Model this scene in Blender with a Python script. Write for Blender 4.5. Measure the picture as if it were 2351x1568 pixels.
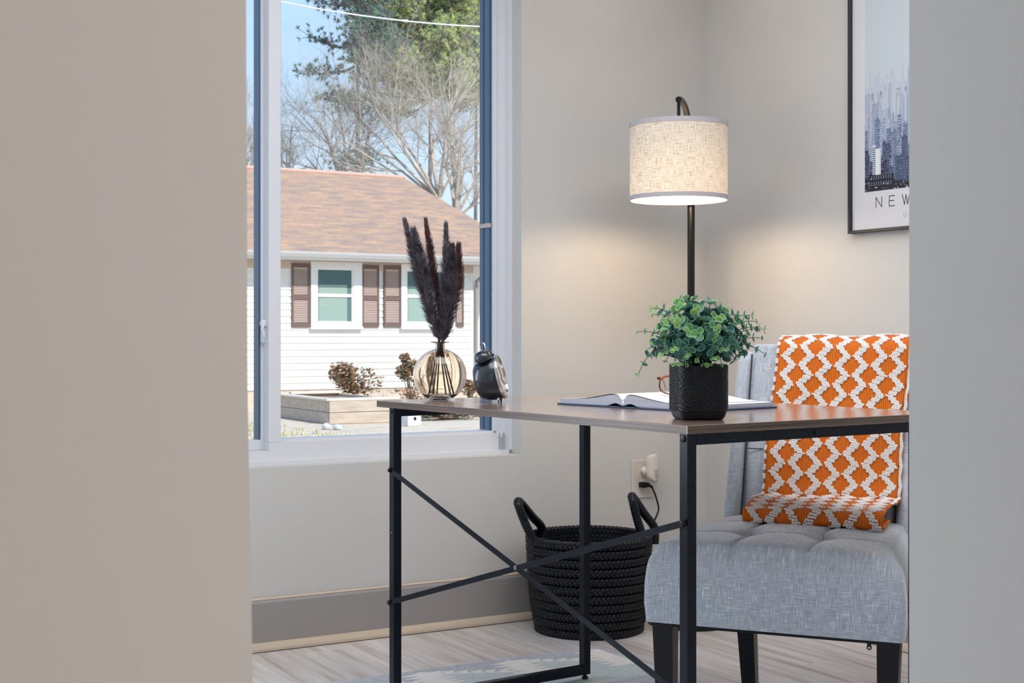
import bpy, bmesh, math, random
from mathutils import Vector, Matrix, noise
random.seed(7)
sc = bpy.context.scene
for o in list(bpy.data.objects): bpy.data.objects.remove(o, do_unlink=True)
COL = sc.collection
pi = math.pi

# ------------------------------------------------------------------ camera
F = 3180.0; YH = 766.0; CX = 1175.5; H = 0.912      # focal length in px, horizon row, centre column, eye height
cd = bpy.data.cameras.new('camera'); cam = bpy.data.objects.new('camera', cd); COL.objects.link(cam)
cam.location = (0, 0, H); cam.rotation_euler = (pi/2, 0, 0)
cd.sensor_width = 36; cd.lens = F/2351*36; cd.shift_y = -(784-YH)/2351
cd.clip_start = 0.02; cd.clip_end = 500
cd.dof.use_dof = True; cd.dof.focus_distance = 2.95; cd.dof.aperture_fstop = 19
sc.camera = cam
sc.view_settings.view_transform = 'Standard'; sc.view_settings.look = 'None'
sc.view_settings.gamma = 1; sc.view_settings.exposure = 0.0
sc.view_settings.use_curve_mapping = False
sc.cycles.max_bounces = 10; sc.cycles.transparent_max_bounces = 16; sc.cycles.transmission_bounces = 10
sc.cycles.sample_clamp_indirect = 6

# ------------------------------------------------------------------ room frame
TH = math.radians(30.1); ca, sa = math.cos(TH), math.sin(TH)
C0 = Vector((0.6704, 4.7957, 0))                      # corner behind the floor lamp
def W(p, q, z=0): return Vector((C0.x + p*ca - q*sa, C0.y + p*sa + q*ca, z))
def PQ(w): d = Vector(w) - C0; return (d.x*ca + d.y*sa, -d.x*sa + d.y*ca)
def ray(px, py): return Vector(((px-CX)/F, 1, -(py-YH)/F))
def on_q(px, py, q):                                  # plane parallel to the window wall
    d = ray(px, py); qc = PQ((0,0,0))[1]; dq = -d.x*sa + d.y*ca
    t = (q-qc)/dq; w = d*t; p, _ = PQ(w); return p, H + w.z
def on_p(px, py, p0):
    d = ray(px, py); pc = PQ((0,0,0))[0]; dp = d.x*ca + d.y*sa
    t = (p0-pc)/dp; w = d*t; _, q = PQ(w); return q, H + w.z
def on_z(px, py, z):
    d = ray(px, py); t = (z-H)/d.z; return d*t + Vector((0,0,H))
def at(px, py, Y): return ray(px, py)*Y + Vector((0,0,H))
MR = Matrix.Translation(C0) @ Matrix.Rotation(TH, 4, 'Z')

# ------------------------------------------------------------------ light
def srgb(r, g, b):
    f = lambda c: ((c/255+0.055)/1.055)**2.4 if c/255 > 0.04045 else c/255/12.92
    return (f(r), f(g), f(b), 1)
wd = bpy.data.worlds.new('sky'); sc.world = wd; wd.use_nodes = True
nt = wd.node_tree; nt.nodes.clear()
n_out = nt.nodes.new('ShaderNodeOutputWorld'); n_bg = nt.nodes.new('ShaderNodeBackground')
n_tc = nt.nodes.new('ShaderNodeTexCoord'); n_sep = nt.nodes.new('ShaderNodeSeparateXYZ'); n_cr = nt.nodes.new('ShaderNodeValToRGB')
nt.links.new(n_tc.outputs['Generated'], n_sep.inputs[0]); nt.links.new(n_sep.outputs['Z'], n_cr.inputs[0])
e = n_cr.color_ramp.elements
e[0].position = 0.0; e[0].color = (0.80, 0.88, 0.97, 1)
e[1].position = 0.26; e[1].color = (0.42, 0.64, 0.93, 1)
e2 = e.new(1.0); e2.color = (0.16, 0.36, 0.85, 1)
e3 = e.new(0.12); e3.color = (0.60, 0.77, 0.96, 1)
nt.links.new(n_cr.outputs[0], n_bg.inputs[0]); n_bg.inputs[1].default_value = 1.2
nt.links.new(n_bg.outputs[0], n_out.inputs[0])

def add_light(name, kind, energy, color, loc, direction=None, size=None, size_y=None, spread=None):
    l = bpy.data.lights.new(name, kind); l.energy = energy; l.color = color
    o = bpy.data.objects.new(name, l); COL.objects.link(o); o.location = loc
    if direction is not None: o.rotation_euler = Vector(direction).to_track_quat('-Z', 'Y').to_euler()
    if kind == 'AREA':
        l.shape = 'RECTANGLE'; l.size = size; l.size_y = size_y or size
        if spread: l.spread = spread
    return o
sun_az = Vector((0.50, -0.56, 0)); sun_dir = Vector((sun_az.x, sun_az.y, 0.70)).normalized()
sun = add_light('sun', 'SUN', 4.6, (1.0, 0.95, 0.87), (0, 0, 30), -sun_dir); sun.data.angle = 0.009
# added fill lights for the office and the hall, all out of view
L_off = add_light('office_overhead_fill', 'AREA', 19, (0.97, 0.985, 1.0), W(-1.75, -1.45, 2.41), (0, 0, -1), 1.1, 1.1)  # added overhead fill for the office, no fixture modelled
L_off2 = add_light('office_second_fill', 'AREA', 14, (0.97, 0.985, 1.0), W(-0.9, -1.9, 2.41), (0, 0, -1), 0.8, 0.8)  # second added overhead fill, evens out the office wall brightness
L_hall = add_light('hall_overhead_fill', 'AREA', 31, (1.0, 0.93, 0.855), W(-1.55, -4.3, 2.41), (0, 0, -1), 1.2, 1.0)  # added fill that brightens the near face of the doorway wall
L_hall_back = add_light('hall_back_fill', 'AREA', 12, (1.0, 0.955, 0.91), W(-1.45, -5.47, 1.15), (-sa-0.1, ca, 0), 1.9, 1.6)  # added frontal fill behind the camera; the back wall is solid
L_left_fill = add_light('left_cool_fill', 'AREA', 54, (0.82, 0.91, 1.0), W(-3.17, 0.06, 1.30), (sa, -ca, -0.02), 1.55, 1.55)  # added cool fill from the left, set in the unseen opening

# ------------------------------------------------------------------ materials
MATS = {}
class NB:
    def __init__(s, name):
        s.m = bpy.data.materials.new(name); s.m.use_nodes = True; s.nt = s.m.node_tree
        s.b = s.nt.nodes['Principled BSDF']; s.out = s.nt.nodes['Material Output']
    def n(s, t, **kw):
        x = s.nt.nodes.new(t)
        for k, v in kw.items(): setattr(x, k, v)
        return x
    def l(s, a, b): s.nt.links.new(a, b)
    def coord(s, which='Object', scale=(1,1,1), rot=(0,0,0)):
        tc = s.n('ShaderNodeTexCoord'); mp = s.n('ShaderNodeMapping')
        mp.inputs['Scale'].default_value = scale; mp.inputs['Rotation'].default_value = rot
        s.l(tc.outputs[which], mp.inputs[0]); return mp.outputs[0]
    def noise(s, vec, scale, detail=3, rough=0.5):
        x = s.n('ShaderNodeTexNoise'); x.inputs['Scale'].default_value = scale
        x.inputs['Detail'].default_value = detail; x.inputs['Roughness'].default_value = rough
        s.l(vec, x.inputs['Vector']); return x.outputs['Fac']
    def ramp(s, fac, stops):
        r = s.n('ShaderNodeValToRGB'); el = r.color_ramp.elements
        el[0].position = stops[0][0]; el[0].color = stops[0][1]; el[1].position = stops[-1][0]; el[1].color = stops[-1][1]
        for p, c in stops[1:-1]: x = el.new(p); x.color = c
        s.l(fac, r.inputs[0]); return r.outputs[0]
    def math(s, op, a, b=None):
        x = s.n('ShaderNodeMath', operation=op)
        for i, v in enumerate((a, b)):
            if v is None: continue
            if isinstance(v, (int, float)): x.inputs[i].default_value = v
            else: s.l(v, x.inputs[i])
        return x.outputs[0]
    def bump(s, h, strength=0.3, dist=0.001):
        x = s.n('ShaderNodeBump'); x.inputs['Strength'].default_value = strength; x.inputs['Distance'].default_value = dist
        s.l(h, x.inputs['Height']); s.l(x.outputs[0], s.b.inputs['Normal'])
    def set(s, **kw):
        for k, v in kw.items(): s.b.inputs[k.replace('_', ' ')].default_value = v
def flat(name, col, rough=0.5, metal=0.0, **kw):
    nb = NB(name); nb.set(Base_Color=col, Roughness=rough, Metallic=metal)
    for k, v in kw.items(): nb.b.inputs[k.replace('_', ' ')].default_value = v
    return nb.m
def mottled(name, c1, c2, scale=20, rough=0.6, bump=0.0, bscale=None, coord='Object', cs=(1,1,1), lo=0.3, hi=0.7, dist=0.002):
    nb = NB(name); v = nb.coord(coord, cs); f = nb.noise(v, scale, 4)
    nb.l(nb.ramp(f, [(lo, c1), (hi, c2)]), nb.b.inputs['Base Color']); nb.set(Roughness=rough)
    if bump: nb.bump(nb.noise(v, bscale or scale*3, 4), bump, dist)
    return nb.m

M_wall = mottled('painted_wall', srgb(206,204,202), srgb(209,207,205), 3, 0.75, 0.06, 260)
M_ceil = flat('ceiling_paint', srgb(225,222,216), 0.9)
M_base = flat('grey_baseboard_paint', srgb(158,153,152), 0.45)
M_shoe = flat('beige_shoe_moulding', srgb(206,190,170), 0.5)
M_vinyl = flat('white_vinyl', srgb(226,228,234), 0.35)
M_track = flat('dark_sash_channel', srgb(70,95,125), 0.35)
M_reveal = flat('blue_grey_outer_casing', srgb(80,108,138), 0.4)  # reflected sky and shade are put into this blue
M_groove = flat('dark_casing_groove', srgb(24,40,60), 0.4)
M_black = mottled('black_powder_coat', srgb(12,19,28), srgb(17,25,35), 60, 0.24, 0.10, 900, dist=0.0003)
M_blacksmooth = flat('black_satin_metal', srgb(11,11,12), 0.3)
M_screw = flat('dark_screw', srgb(12,12,16), 0.35, 0.4)
M_chrome = flat('chrome', srgb(210,212,216), 0.12, 1.0)
M_legwood = flat('black_brown_chair_leg', srgb(24,22,27), 0.32)
M_whiteplastic = flat('white_plastic', srgb(226,218,208), 0.35)
M_rubber = flat('black_rubber', srgb(14,14,15), 0.5)

def glass_pane(name):
    m = bpy.data.materials.new(name); m.use_nodes = True; t = m.node_tree; t.nodes.clear()
    o = t.nodes.new('ShaderNodeOutputMaterial'); mx = t.nodes.new('ShaderNodeMixShader')
    tr = t.nodes.new('ShaderNodeBsdfTransparent'); gl = t.nodes.new('ShaderNodeBsdfGlossy'); fr = t.nodes.new('ShaderNodeFresnel')
    tr.inputs[0].default_value = (0.97, 0.985, 0.985, 1); gl.inputs['Roughness'].default_value = 0.02; fr.inputs[0].default_value = 1.10
    t.links.new(fr.outputs[0], mx.inputs[0]); t.links.new(tr.outputs[0], mx.inputs[1]); t.links.new(gl.outputs[0], mx.inputs[2])
    t.links.new(mx.outputs[0], o.inputs[0]); return m
M_glass = glass_pane('window_glass')

def linen(name, base, light, dark, pitch=520, rough=0.85, strength=0.2):
    """woven threads along each axis, weighted so that only the two axes lying in the surface show"""
    nb = NB(name); tc = nb.n('ShaderNodeTexCoord'); sp = nb.n('ShaderNodeSeparateXYZ'); nb.l(tc.outputs['Normal'], sp.inputs[0])
    L, D = [], []
    for ax, s3 in enumerate(((pitch, 42, 42), (42, pitch, 42), (42, 42, pitch))):
        f = nb.noise(nb.coord('Object', s3), 1.0, 2, 0.5); w = nb.math('SUBTRACT', 1.0, nb.math('ABSOLUTE', sp.outputs[ax]))
        w = nb.math('POWER', w, 1.5)
        L.append(nb.math('MULTIPLY', nb.ramp(f, [(0.55, (0,0,0,1)), (0.72, (1,1,1,1))]), w)); D.append(nb.math('MULTIPLY', nb.ramp(f, [(0.34, (1,1,1,1)), (0.50, (0,0,0,1))]), w))
    l_ = nb.math('MAXIMUM', nb.math('MAXIMUM', L[0], L[1]), L[2]); d_ = nb.math('MULTIPLY', nb.math('ADD', nb.math('ADD', D[0], D[1]), D[2]), 0.6)
    tot = nb.math('ADD', 0.5, nb.math('SUBTRACT', nb.math('MULTIPLY', l_, 0.5), nb.math('MULTIPLY', d_, 0.35)))
    nb.l(nb.ramp(tot, [(0.10, dark), (0.50, base), (1.0, light)]), nb.b.inputs['Base Color'])
    nb.set(Roughness=rough); nb.b.inputs['Sheen Weight'].default_value = 0.7; nb.b.inputs['Sheen Roughness'].default_value = 0.35
    nb.bump(tot, strength, 0.0008); return nb
M_linen = linen('grey_linen_upholstery', srgb(180,186,196), srgb(222,226,232), srgb(148,155,168)).m
M_seam = flat('dark_seam', srgb(58,60,66), 0.9)

def spec(m, v): m.node_tree.nodes['Principled BSDF'].inputs['Specular IOR Level'].default_value = v; return m
spec(M_black, 0.22); spec(M_legwood, 0.25); spec(M_blacksmooth, 0.35); spec(M_rubber, 0.3)

# ------------------------------------------------------------------ geometry helpers
class MB:
    """collects vertices and faces; build() links ONE mesh object"""
    def __init__(s): s.v = []; s.f = []; s.mi = []; s.uv = None; s.cur = 0
    def add(s, vs, fs):
        o = len(s.v); s.v += [tuple(x) for x in vs]; s.f += [tuple(i+o for i in f) for f in fs]; s.mi += [s.cur]*len(fs)
        return s
    def box(s, c, d, rz=0, rot=None, taper=None):
        x, y, z = [k/2 for k in d]; t = taper or (1, 1)
        vs = [Vector((sx*x*(t[0] if sz < 0 else 1), sy*y*(t[1] if sz < 0 else 1), sz*z)) for sz in (-1,1) for sy in (-1,1) for sx in (-1,1)]
        m = rot if rot is not None else Matrix.Rotation(rz, 3, 'Z')
        vs = [m @ v + Vector(c) for v in vs]
        return s.add(vs, [(0,2,3,1), (4,5,7,6), (0,1,5,4), (2,6,7,3), (0,4,6,2), (1,3,7,5)])
    def box2(s, a, b):
        a = Vector(a); b = Vector(b); c = (a+b)/2; d = [abs(b[i]-a[i]) for i in range(3)]
        return s.box(c, d)
    def bbox(s, a, b, r=0.002, seg=1):
        """bevelled box between two corners"""
        a = Vector(a); b = Vector(b); c = (a+b)/2; d = b-a
        bm = bmesh.new(); bmesh.ops.create_cube(bm, size=1)
        for v in bm.verts: v.co = Vector((v.co.x*abs(d.x), v.co.y*abs(d.y), v.co.z*abs(d.z))) + c
        bmesh.ops.bevel(bm, geom=bm.edges[:], offset=r, segments=seg, affect='EDGES', profile=0.5)
        bm.verts.index_update(); s.add([v.co.copy() for v in bm.verts], [[v.index for v in f.verts] for f in bm.faces]); bm.free(); return s
    def tube(s, pts, r, n=8, cap=True, closed=False):
        pts = [Vector(p) for p in pts]; N = len(pts); rs = r if isinstance(r, (list, tuple)) else [r]*N
        vs = []; up = None
        for i, p in enumerate(pts):
            if closed: t = pts[(i+1) % N] - pts[i-1]
            else: t = pts[min(i+1, N-1)] - pts[max(i-1, 0)]
            if t.length < 1e-9: t = Vector((0,0,1))
            t.normalize()
            if up is None:
                up = Vector((0,0,1)) if abs(t.z) < 0.9 else Vector((1,0,0))
            u = (up - t*up.dot(t))
            if u.length < 1e-6: u = t.orthogonal()
            u.normalize(); up = u; w = t.cross(u)
            vs += [p + (u*math.cos(2*pi*k/n) + w*math.sin(2*pi*k/n))*rs[i] for k in range(n)]
        fs = []
        R = N if closed else N-1
        for i in range(R):
            j = (i+1) % N
            for k in range(n):
                k2 = (k+1) % n; fs.append((i*n+k, i*n+k2, j*n+k2, j*n+k))
        if cap and not closed:
            fs.append(tuple(range(n-1, -1, -1))); fs.append(tuple((N-1)*n+k for k in range(n)))
        return s.add(vs, fs)
    def lathe(s, prof, n=32, c=(0,0,0), cap_lo=True, cap_hi=True):
        c = Vector(c); vs = []
        for r, z in prof: vs += [c + Vector((r*math.cos(2*pi*k/n), r*math.sin(2*pi*k/n), z)) for k in range(n)]
        fs = [(i*n+k, i*n+(k+1) % n, (i+1)*n+(k+1) % n, (i+1)*n+k) for i in range(len(prof)-1) for k in range(n)]
        if cap_lo: fs.append(tuple(range(n-1, -1, -1)))
        if cap_hi: fs.append(tuple((len(prof)-1)*n+k for k in range(n)))
        return s.add(vs, fs)
    def cyl(s, a, b, r, n=16): return s.tube([a, b], r, n)
    def prism(s, poly, a, b, axis='x'):
        """extrude 2-D polygon between a and b along an axis"""
        n = len(poly)
        def P(u, v, t): return {'x': (t, u, v), 'y': (u, t, v), 'z': (u, v, t)}[axis]
        vs = [P(u, v, a) for u, v in poly] + [P(u, v, b) for u, v in poly]
        fs = [(i, (i+1) % n, n+(i+1) % n, n+i) for i in range(n)] + [tuple(range(n-1, -1, -1)), tuple(range(n, 2*n))]
        return s.add(vs, fs)
    def grid(s, fn, nu, nv, closed_u=False):
        vs = [fn(i/(nu if closed_u else nu-1), j/(nv-1)) for j in range(nv) for i in range(nu)]
        fs = []
        for j in range(nv-1):
            for i in range(nu if closed_u else nu-1):
                i2 = (i+1) % nu; fs.append((j*nu+i, j*nu+i2, (j+1)*nu+i2, (j+1)*nu+i))
        return s.add(vs, fs)
    def build(s, name, mats, parent=None, smooth=False, matrix=None, angle=None):
        me = bpy.data.meshes.new(name); me.from_pydata(s.v, [], s.f)
        mats = mats if isinstance(mats, (list, tuple)) else [mats]
        for m in mats: me.materials.append(m)
        if len(mats) > 1: me.polygons.foreach_set('material_index', s.mi)
        bm = bmesh.new(); bm.from_mesh(me); bmesh.ops.recalc_face_normals(bm, faces=bm.faces[:]); bm.to_mesh(me); bm.free()
        if smooth: me.polygons.foreach_set('use_smooth', [True]*len(me.polygons))
        if angle and smooth: me.set_sharp_from_angle(angle=math.radians(angle))
        me.update(); o = bpy.data.objects.new(name, me); COL.objects.link(o)
        if parent is not None: o.parent = parent
        if matrix is not None: o.matrix_world = matrix
        return o
def empty(name, loc, rz=0, label=None, cat=None, group=None):
    o = bpy.data.objects.new(name, None); COL.objects.link(o); o.location = loc; o.rotation_euler = (0, 0, rz)
    o.empty_display_size = 0.1
    if label: tag(o, label, cat, group)
    return o
def tag(o, label, cat, group=None, kind=None):
    o['label'] = label; o['category'] = cat
    if group: o['group'] = group
    if kind: o['kind'] = kind
    return o
def struct(o): o['kind'] = 'structure'; return o
def stuff(o): o['kind'] = 'stuff'; return o
def inst(name, me, parent, m):
    o = bpy.data.objects.new(name, me); COL.objects.link(o); o.parent = parent; o.matrix_local = m; return o
def bez(a, b, c, d, n):
    a, b, c, d = map(Vector, (a, b, c, d))
    return [a*(1-t)**3 + b*3*t*(1-t)**2 + c*3*t*t*(1-t) + d*t**3 for t in [i/n for i in range(n+1)]]
def smoothpts(pts, k=6):
    pts = [Vector(p) for p in pts]; out = []
    for i in range(len(pts)-1):
        p0 = pts[max(i-1, 0)]; p1 = pts[i]; p2 = pts[i+1]; p3 = pts[min(i+2, len(pts)-1)]
        for j in range(k):
            t = j/k; out.append(0.5*((2*p1) + (p2-p0)*t + (2*p0-5*p1+4*p2-p3)*t*t + (3*p1-p0-3*p2+p3)*t**3))
    out.append(pts[-1]); return out

# ================================================================== ROOM SHELL (room coordinates p, q, z)
QW0, QW1 = 0.0, 0.20
WR = on_q(1197, 900, 0)[0]; WZ = on_q(1195, 1044, 0)[1]
WL = WR - 2.05; WT = 2.14
CEIL = 2.44; PL = -4.2; QD1 = -2.623; QD0 = QD1-0.18; QB = -5.5
OL = PQ((-0.2016, 1.05, 0))[0]; OR_ = PQ((0.4703, 1.648, 0))[0]
AL, AR, AB, AT = -4.0, -2.35, 0.50, 2.12      # added unseen opening further left on the same wall, for the left fill
m = MB(); m.box2((PL-0.2, 0, 0), (AL, QW1, CEIL)); m.box2((AR, 0, 0), (WL, QW1, CEIL)); m.box2((AL, 0, 0), (AR, QW1, AB)); m.box2((AL, 0, AT), (AR, QW1, CEIL)); m.box2((WR, 0, 0), (0.2, QW1, CEIL))
m.box2((WL, 0, 0), (WR, QW1, WZ)); m.box2((WL, 0, WT), (WR, QW1, CEIL))
struct(m.build('wall_window', M_wall, matrix=MR))
m = MB(); m.box2((0, QB-0.2, 0), (0.2, 0, CEIL)); struct(m.build('wall_right', M_wall, matrix=MR))
m = MB(); m.box2((PL-0.2, QB-0.2, 0), (PL, 0, CEIL))
struct(m.build('wall_left', M_wall, matrix=MR))
m = MB(); m.box2((PL, QB-0.2, 0), (0, QB, CEIL)); struct(m.build('wall_back', M_wall, matrix=MR))
# divider with the cased opening the camera looks through; its left drywall edge is slightly uneven
m = MB()
prof = [(0.0, 0.0), (0.60, 0.006), (0.70, 0.0045), (0.86, 0.0015), (1.2, 0), (CEIL, -0.001)]
for (z0, d0), (z1, d1) in zip(prof[:-1], prof[1:]):
    m.add([(PL, QD0, z0), (OL+d0, QD0, z0), (OL+d0, QD1, z0), (PL, QD1, z0), (PL, QD0, z1), (OL+d1, QD0, z1), (OL+d1, QD1, z1), (PL, QD1, z1)],
          [(0,1,5,4), (1,2,6,5), (2,3,7,6), (3,0,4,7)])
m.box2((OL-0.01, QD0, 2.05), (OR_+0.01, QD1, CEIL))
struct(m.build('wall_doorway_left', M_wall, matrix=MR))
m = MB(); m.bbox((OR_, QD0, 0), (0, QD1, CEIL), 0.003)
struct(m.build('wall_doorway_right', mottled('shade_toned_wall', srgb(188,188,188), srgb(191,191,191), 3, 0.75, 0.06, 260), matrix=MR))  # darker grey stands for the shade on the doorway reveal
m = MB(); m.box2((PL-0.2, QB-0.2, CEIL), (0.2, 0.2, CEIL+0.1)); struct(m.build('ceiling', M_ceil, matrix=MR))

# floor: planks run away from the window wall
def plank_mat():
    nb = NB('pale_oak_plank')
    oi = nb.n('ShaderNodeObjectInfo'); tc = nb.n('ShaderNodeTexCoord'); ad = nb.n('ShaderNodeVectorMath', operation='ADD'); mp = nb.n('ShaderNodeMapping')
    sc_ = nb.n('ShaderNodeVectorMath', operation='SCALE'); sc_.inputs['Scale'].default_value = 1.0
    cmb = nb.n('ShaderNodeCombineXYZ'); k = nb.math('MULTIPLY', oi.outputs['Random'], 37.0)
    nb.l(k, cmb.inputs[0]); nb.l(k, cmb.inputs[1]); nb.l(tc.outputs['Object'], ad.inputs[0]); nb.l(cmb.outputs[0], ad.inputs[1])
    mp.inputs['Scale'].default_value = (26, 1.6, 1); nb.l(ad.outputs[0], mp.inputs[0])
    f = nb.noise(mp.outputs[0], 1.0, 5, 0.6)
    c = nb.ramp(f, [(0.30, srgb(182,168,160)), (0.43, srgb(208,200,198)), (0.60, srgb(226,222,224)), (0.75, srgb(236,234,238))])
    hs = nb.n('ShaderNodeHueSaturation'); nb.l(c, hs.inputs['Color'])
    v = nb.math('MULTIPLY_ADD', oi.outputs['Random'], 0.16); nb.nt.nodes[-1].inputs[2].default_value = 0.90
    nb.l(v, hs.inputs['Value']); nb.l(hs.outputs[0], nb.b.inputs['Base Color'])
    nb.set(Roughness=0.27); nb.bump(f, 0.06, 0.001); return nb.m
M_plank = plank_mat()
m = MB(); m.box2((PL-0.2, QB-0.2, -0.12), (0.2, 0.2, -0.012))
floor = struct(m.build('floor', flat('dark_floor_joint', srgb(86,76,70), 0.9), matrix=MR))
pw, pl = 0.128, 1.22
m = MB(); m.bbox((-pw/2+0.0006, -pl/2+0.0006, -0.012), (pw/2-0.0006, pl/2-0.0006, 0), 0.0008)
pm = m.build('plank', M_plank, floor); pm_me = pm.data; bpy.data.objects.remove(pm)
npl = 0
for i in range(33):
    p = -pw/2 - i*pw
    off = (i*0.37 % 1)*pl
    for j in range(-1, 5):
        q = 0.1 - off - j*pl + 0.5
        if q-pl/2 > 0.05 or q+pl/2 < QB: continue
        inst('plank', pm_me, floor, Matrix.Translation((p, q, 0))); npl += 1

# baseboard and shoe moulding
def base(name, a, b):
    d = (Vector(b)-Vector(a)); L = d.length; d.normalize(); nrm = Vector((d.y, -d.x, 0))   # into the room on the right of a->b
    ang = math.atan2(d.y, d.x)
    M = MR @ Matrix.Translation(a) @ Matrix.Rotation(ang, 4, 'Z')
    m = MB(); m.prism([(0,0), (-0.014,0), (-0.014,0.138), (-0.010,0.146), (-0.004,0.150), (0,0.150)], 0, L, 'x')
    o = struct(m.build(name, M_base, matrix=M))
    s = MB(); s.prism([(-0.014,0.0025), (-0.031,0.0025), (-0.031,0.010), (-0.027,0.018), (-0.020,0.023), (-0.014,0.025)], 0, L, 'x')
    t = s.build('shoe_moulding', M_shoe, o); c = MB(); c.prism([(-0.004,0.150), (-0.010,0.146), (-0.0115,0.1475), (-0.006,0.152)], 0, L, 'x'); c.build('cap_edge', M_shoe, o)
    return o
base('baseboard_window', (PL, 0, 0), (0, 0, 0)); base('baseboard_right', (0, 0, 0), (0, QD1, 0))

# ------------------------------------------------------------------ main window (room coordinates)
GB = on_q(1133, 988, 0.11)[1]; GR = on_q(1134, 900, 0.11)[0]
ML, MRr = on_q(617, 900, 0.085)[0], on_q(645, 900, 0.085)[0]
z0 = WZ; QF = 0.085
m = MB()
m.box2((WL, 0.058, z0), (WR, 0.19, z0+0.012))                                   # sill base
ZL = on_q(604, 1036, QF)[1]
m.box2((ML, QF, z0), (WR, 0.16, GB-0.008)); m.box2((MRr, 0.10, z0), (WR, 0.16, GB)); m.box2((WL, QF, z0), (ML, 0.18, ZL))  # bottom rail with bead
m.box2((WR-0.012, 0.058, z0), (WR, 0.19, WT)); m.box2((WR-0.036, QF, z0), (WR, 0.19, WT))
m.box2((WR-0.046, 0.10, z0), (WR, 0.19, WT)); m.box2((GR-0.002, 0.106, GB), (WR, 0.19, WT))
m.box2((WL, QF, z0), (WL+0.04, 0.19, WT)); m.box2((WL, QF, WT-0.05), (WR, 0.19, WT))
win = struct(m.build('window_1', M_vinyl, matrix=MR))
m = MB(); m.bbox((ML, QF-0.0005, GB-0.0082), (MRr, 0.128, WT-0.03), 0.0015); m.build('mullion', M_vinyl, win)
m = MB(); m.box2((MRr, 0.108, GB), (GR, 0.112, WT-0.05)); m.build('window_pane', M_glass, win)
# left sash
SZ0 = on_q(600, 1033, 0.128)[1]; SZ1 = on_q(590, 1010, 0.128)[1]
s0 = on_q(601.5, 900, 0.128)[0]; s1 = on_q(593.5, 900, 0.128)[0]
m = MB(); m.bbox((s0-0.004, 0.128, SZ0), (ML+0.02, 0.165, WT-0.05), 0.001); m.bbox((WL+0.03, 0.128, SZ0), (s0, 0.165, SZ1), 0.001)
m.bbox((WL+0.03, 0.128, SZ0), (WL+0.07, 0.165, WT-0.05), 0.001)
sash = m.build('sash', M_vinyl, win)
m = MB(); m.box2((s1, 0.130, SZ1), (s0-0.004, 0.17, WT-0.05)); m.build('sash_channel', M_track, sash)
m = MB(); m.box2((WL+0.03, 0.143, SZ1), (s1, 0.147, WT-0.05)); m.build('sash_pane', M_glass, sash)
# latch on the sash stile
lp, lz0 = on_q(604, 788, 0.125); lz1 = on_q(604, 733, 0.125)[1]
m = MB(); m.bbox((lp-0.009, 0.108, lz0), (lp+0.009, 0.128, lz1), 0.006, 3)
m.bbox((lp-0.014, 0.100, lz1-0.022), (lp+0.004, 0.118, lz1-0.004), 0.004, 2)
m.tube([(lp-0.006, 0.104, lz1-0.012), (lp-0.012, 0.098, lz1-0.03), (lp-0.004, 0.100, lz0+0.02)], 0.004, 8)
m.build('latch', M_vinyl, win, smooth=True, angle=40)
# outer casing seen through the right of the pane, with its small bracket
GC = WR-0.0463
m = MB(); m.box2((GC-0.0015, 0.1125, GB), (GC+0.02, 0.1895, WT)); m.box2((GC-0.006, 0.118, GB), (GC-0.001, 0.134, WT)); cs = m.build('outer_casing', M_reveal, win)
m = MB(); m.box2((GC-0.0025, 0.1345, GB), (GC-0.001, 0.1400, WT)); m.box2((GC-0.0025, 0.160, GB), (GC-0.001, 0.166, WT)); m.build('casing_groove', M_groove, cs)
bz = on_q(1120, 519, 0.15)[1]
m = MB(); m.box2((GC-0.009, 0.114, bz-0.007), (GC-0.001, 0.180, bz+0.007)); m.build('casing_clip', flat('tan_clip', srgb(216,196,186), 0.5), cs)
# weep covers of the rail
for px in (1139, 1147):
    p_, z_ = on_q(px, 995, 0.095); m = MB(); m.bbox((p_-0.003, 0.0815, z_-0.012), (p_+0.003, 0.087, z_+0.004), 0.001); m.build('rail_tab', M_vinyl, win)

# frame of the added opening, out of view around the left fill
m = MB()
m.box2((AL, 0.09, AB), (AR, 0.15, AB+0.06)); m.box2((AL, 0.09, AT-0.06), (AR, 0.15, AT)); m.box2((AL, 0.09, AB), (AL+0.05, 0.15, AT)); m.box2((AR-0.05, 0.09, AB), (AR, 0.15, AT))
w2 = struct(m.build('added_window', M_vinyl, matrix=MR))
m = MB(); m.box2((AL+0.05, 0.118, AB+0.06), (AR-0.05, 0.122, AT-0.06)); m.build('window_pane', M_glass, w2)

# ================================================================== FLOOR: RUG
RUGC = (-0.766, -0.430)   # far right corner, room coordinates (p, q)
c_rug = on_z(1376, 1482, 0.006); RUGC = PQ(c_rug)
RW, RL = 2.0, 1.75
rug = empty('area_rug', W(RUGC[0], RUGC[1], 0.0005), TH, 'flat woven grey-blue rug with jagged cream diamond pattern under the desk', 'rug')
M_rugf = mottled('rug_field', srgb(172,178,190), srgb(190,196,206), 60, 0.95, 0.4, 700, dist=0.0006)
M_rugc = mottled('rug_cream', srgb(228,226,222), srgb(240,238,235), 60, 0.95, 0.4, 700, dist=0.0006)
M_rugg = mottled('rug_dusty_green', srgb(188,200,203), srgb(204,214,216), 60, 0.95, 0.4, 700, dist=0.0006)
M_rugo = mottled('rug_orange', srgb(214,130,94), srgb(224,144,106), 60, 0.95, 0.4, 700, dist=0.0006)
m = MB(); m.bbox((-RW, -RL, 0), (0, 0, 0.0045), 0.001); m.build('woven_field', M_rugf, rug)
def rugpoly(mb, pts, z=0.0048):   # flat inlaid weave, one tuft height above the field
    mb.add([(x, y, z) for x, y in pts], [tuple(range(len(pts)))])
mc, mg, mo = MB(), MB(), MB()
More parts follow.
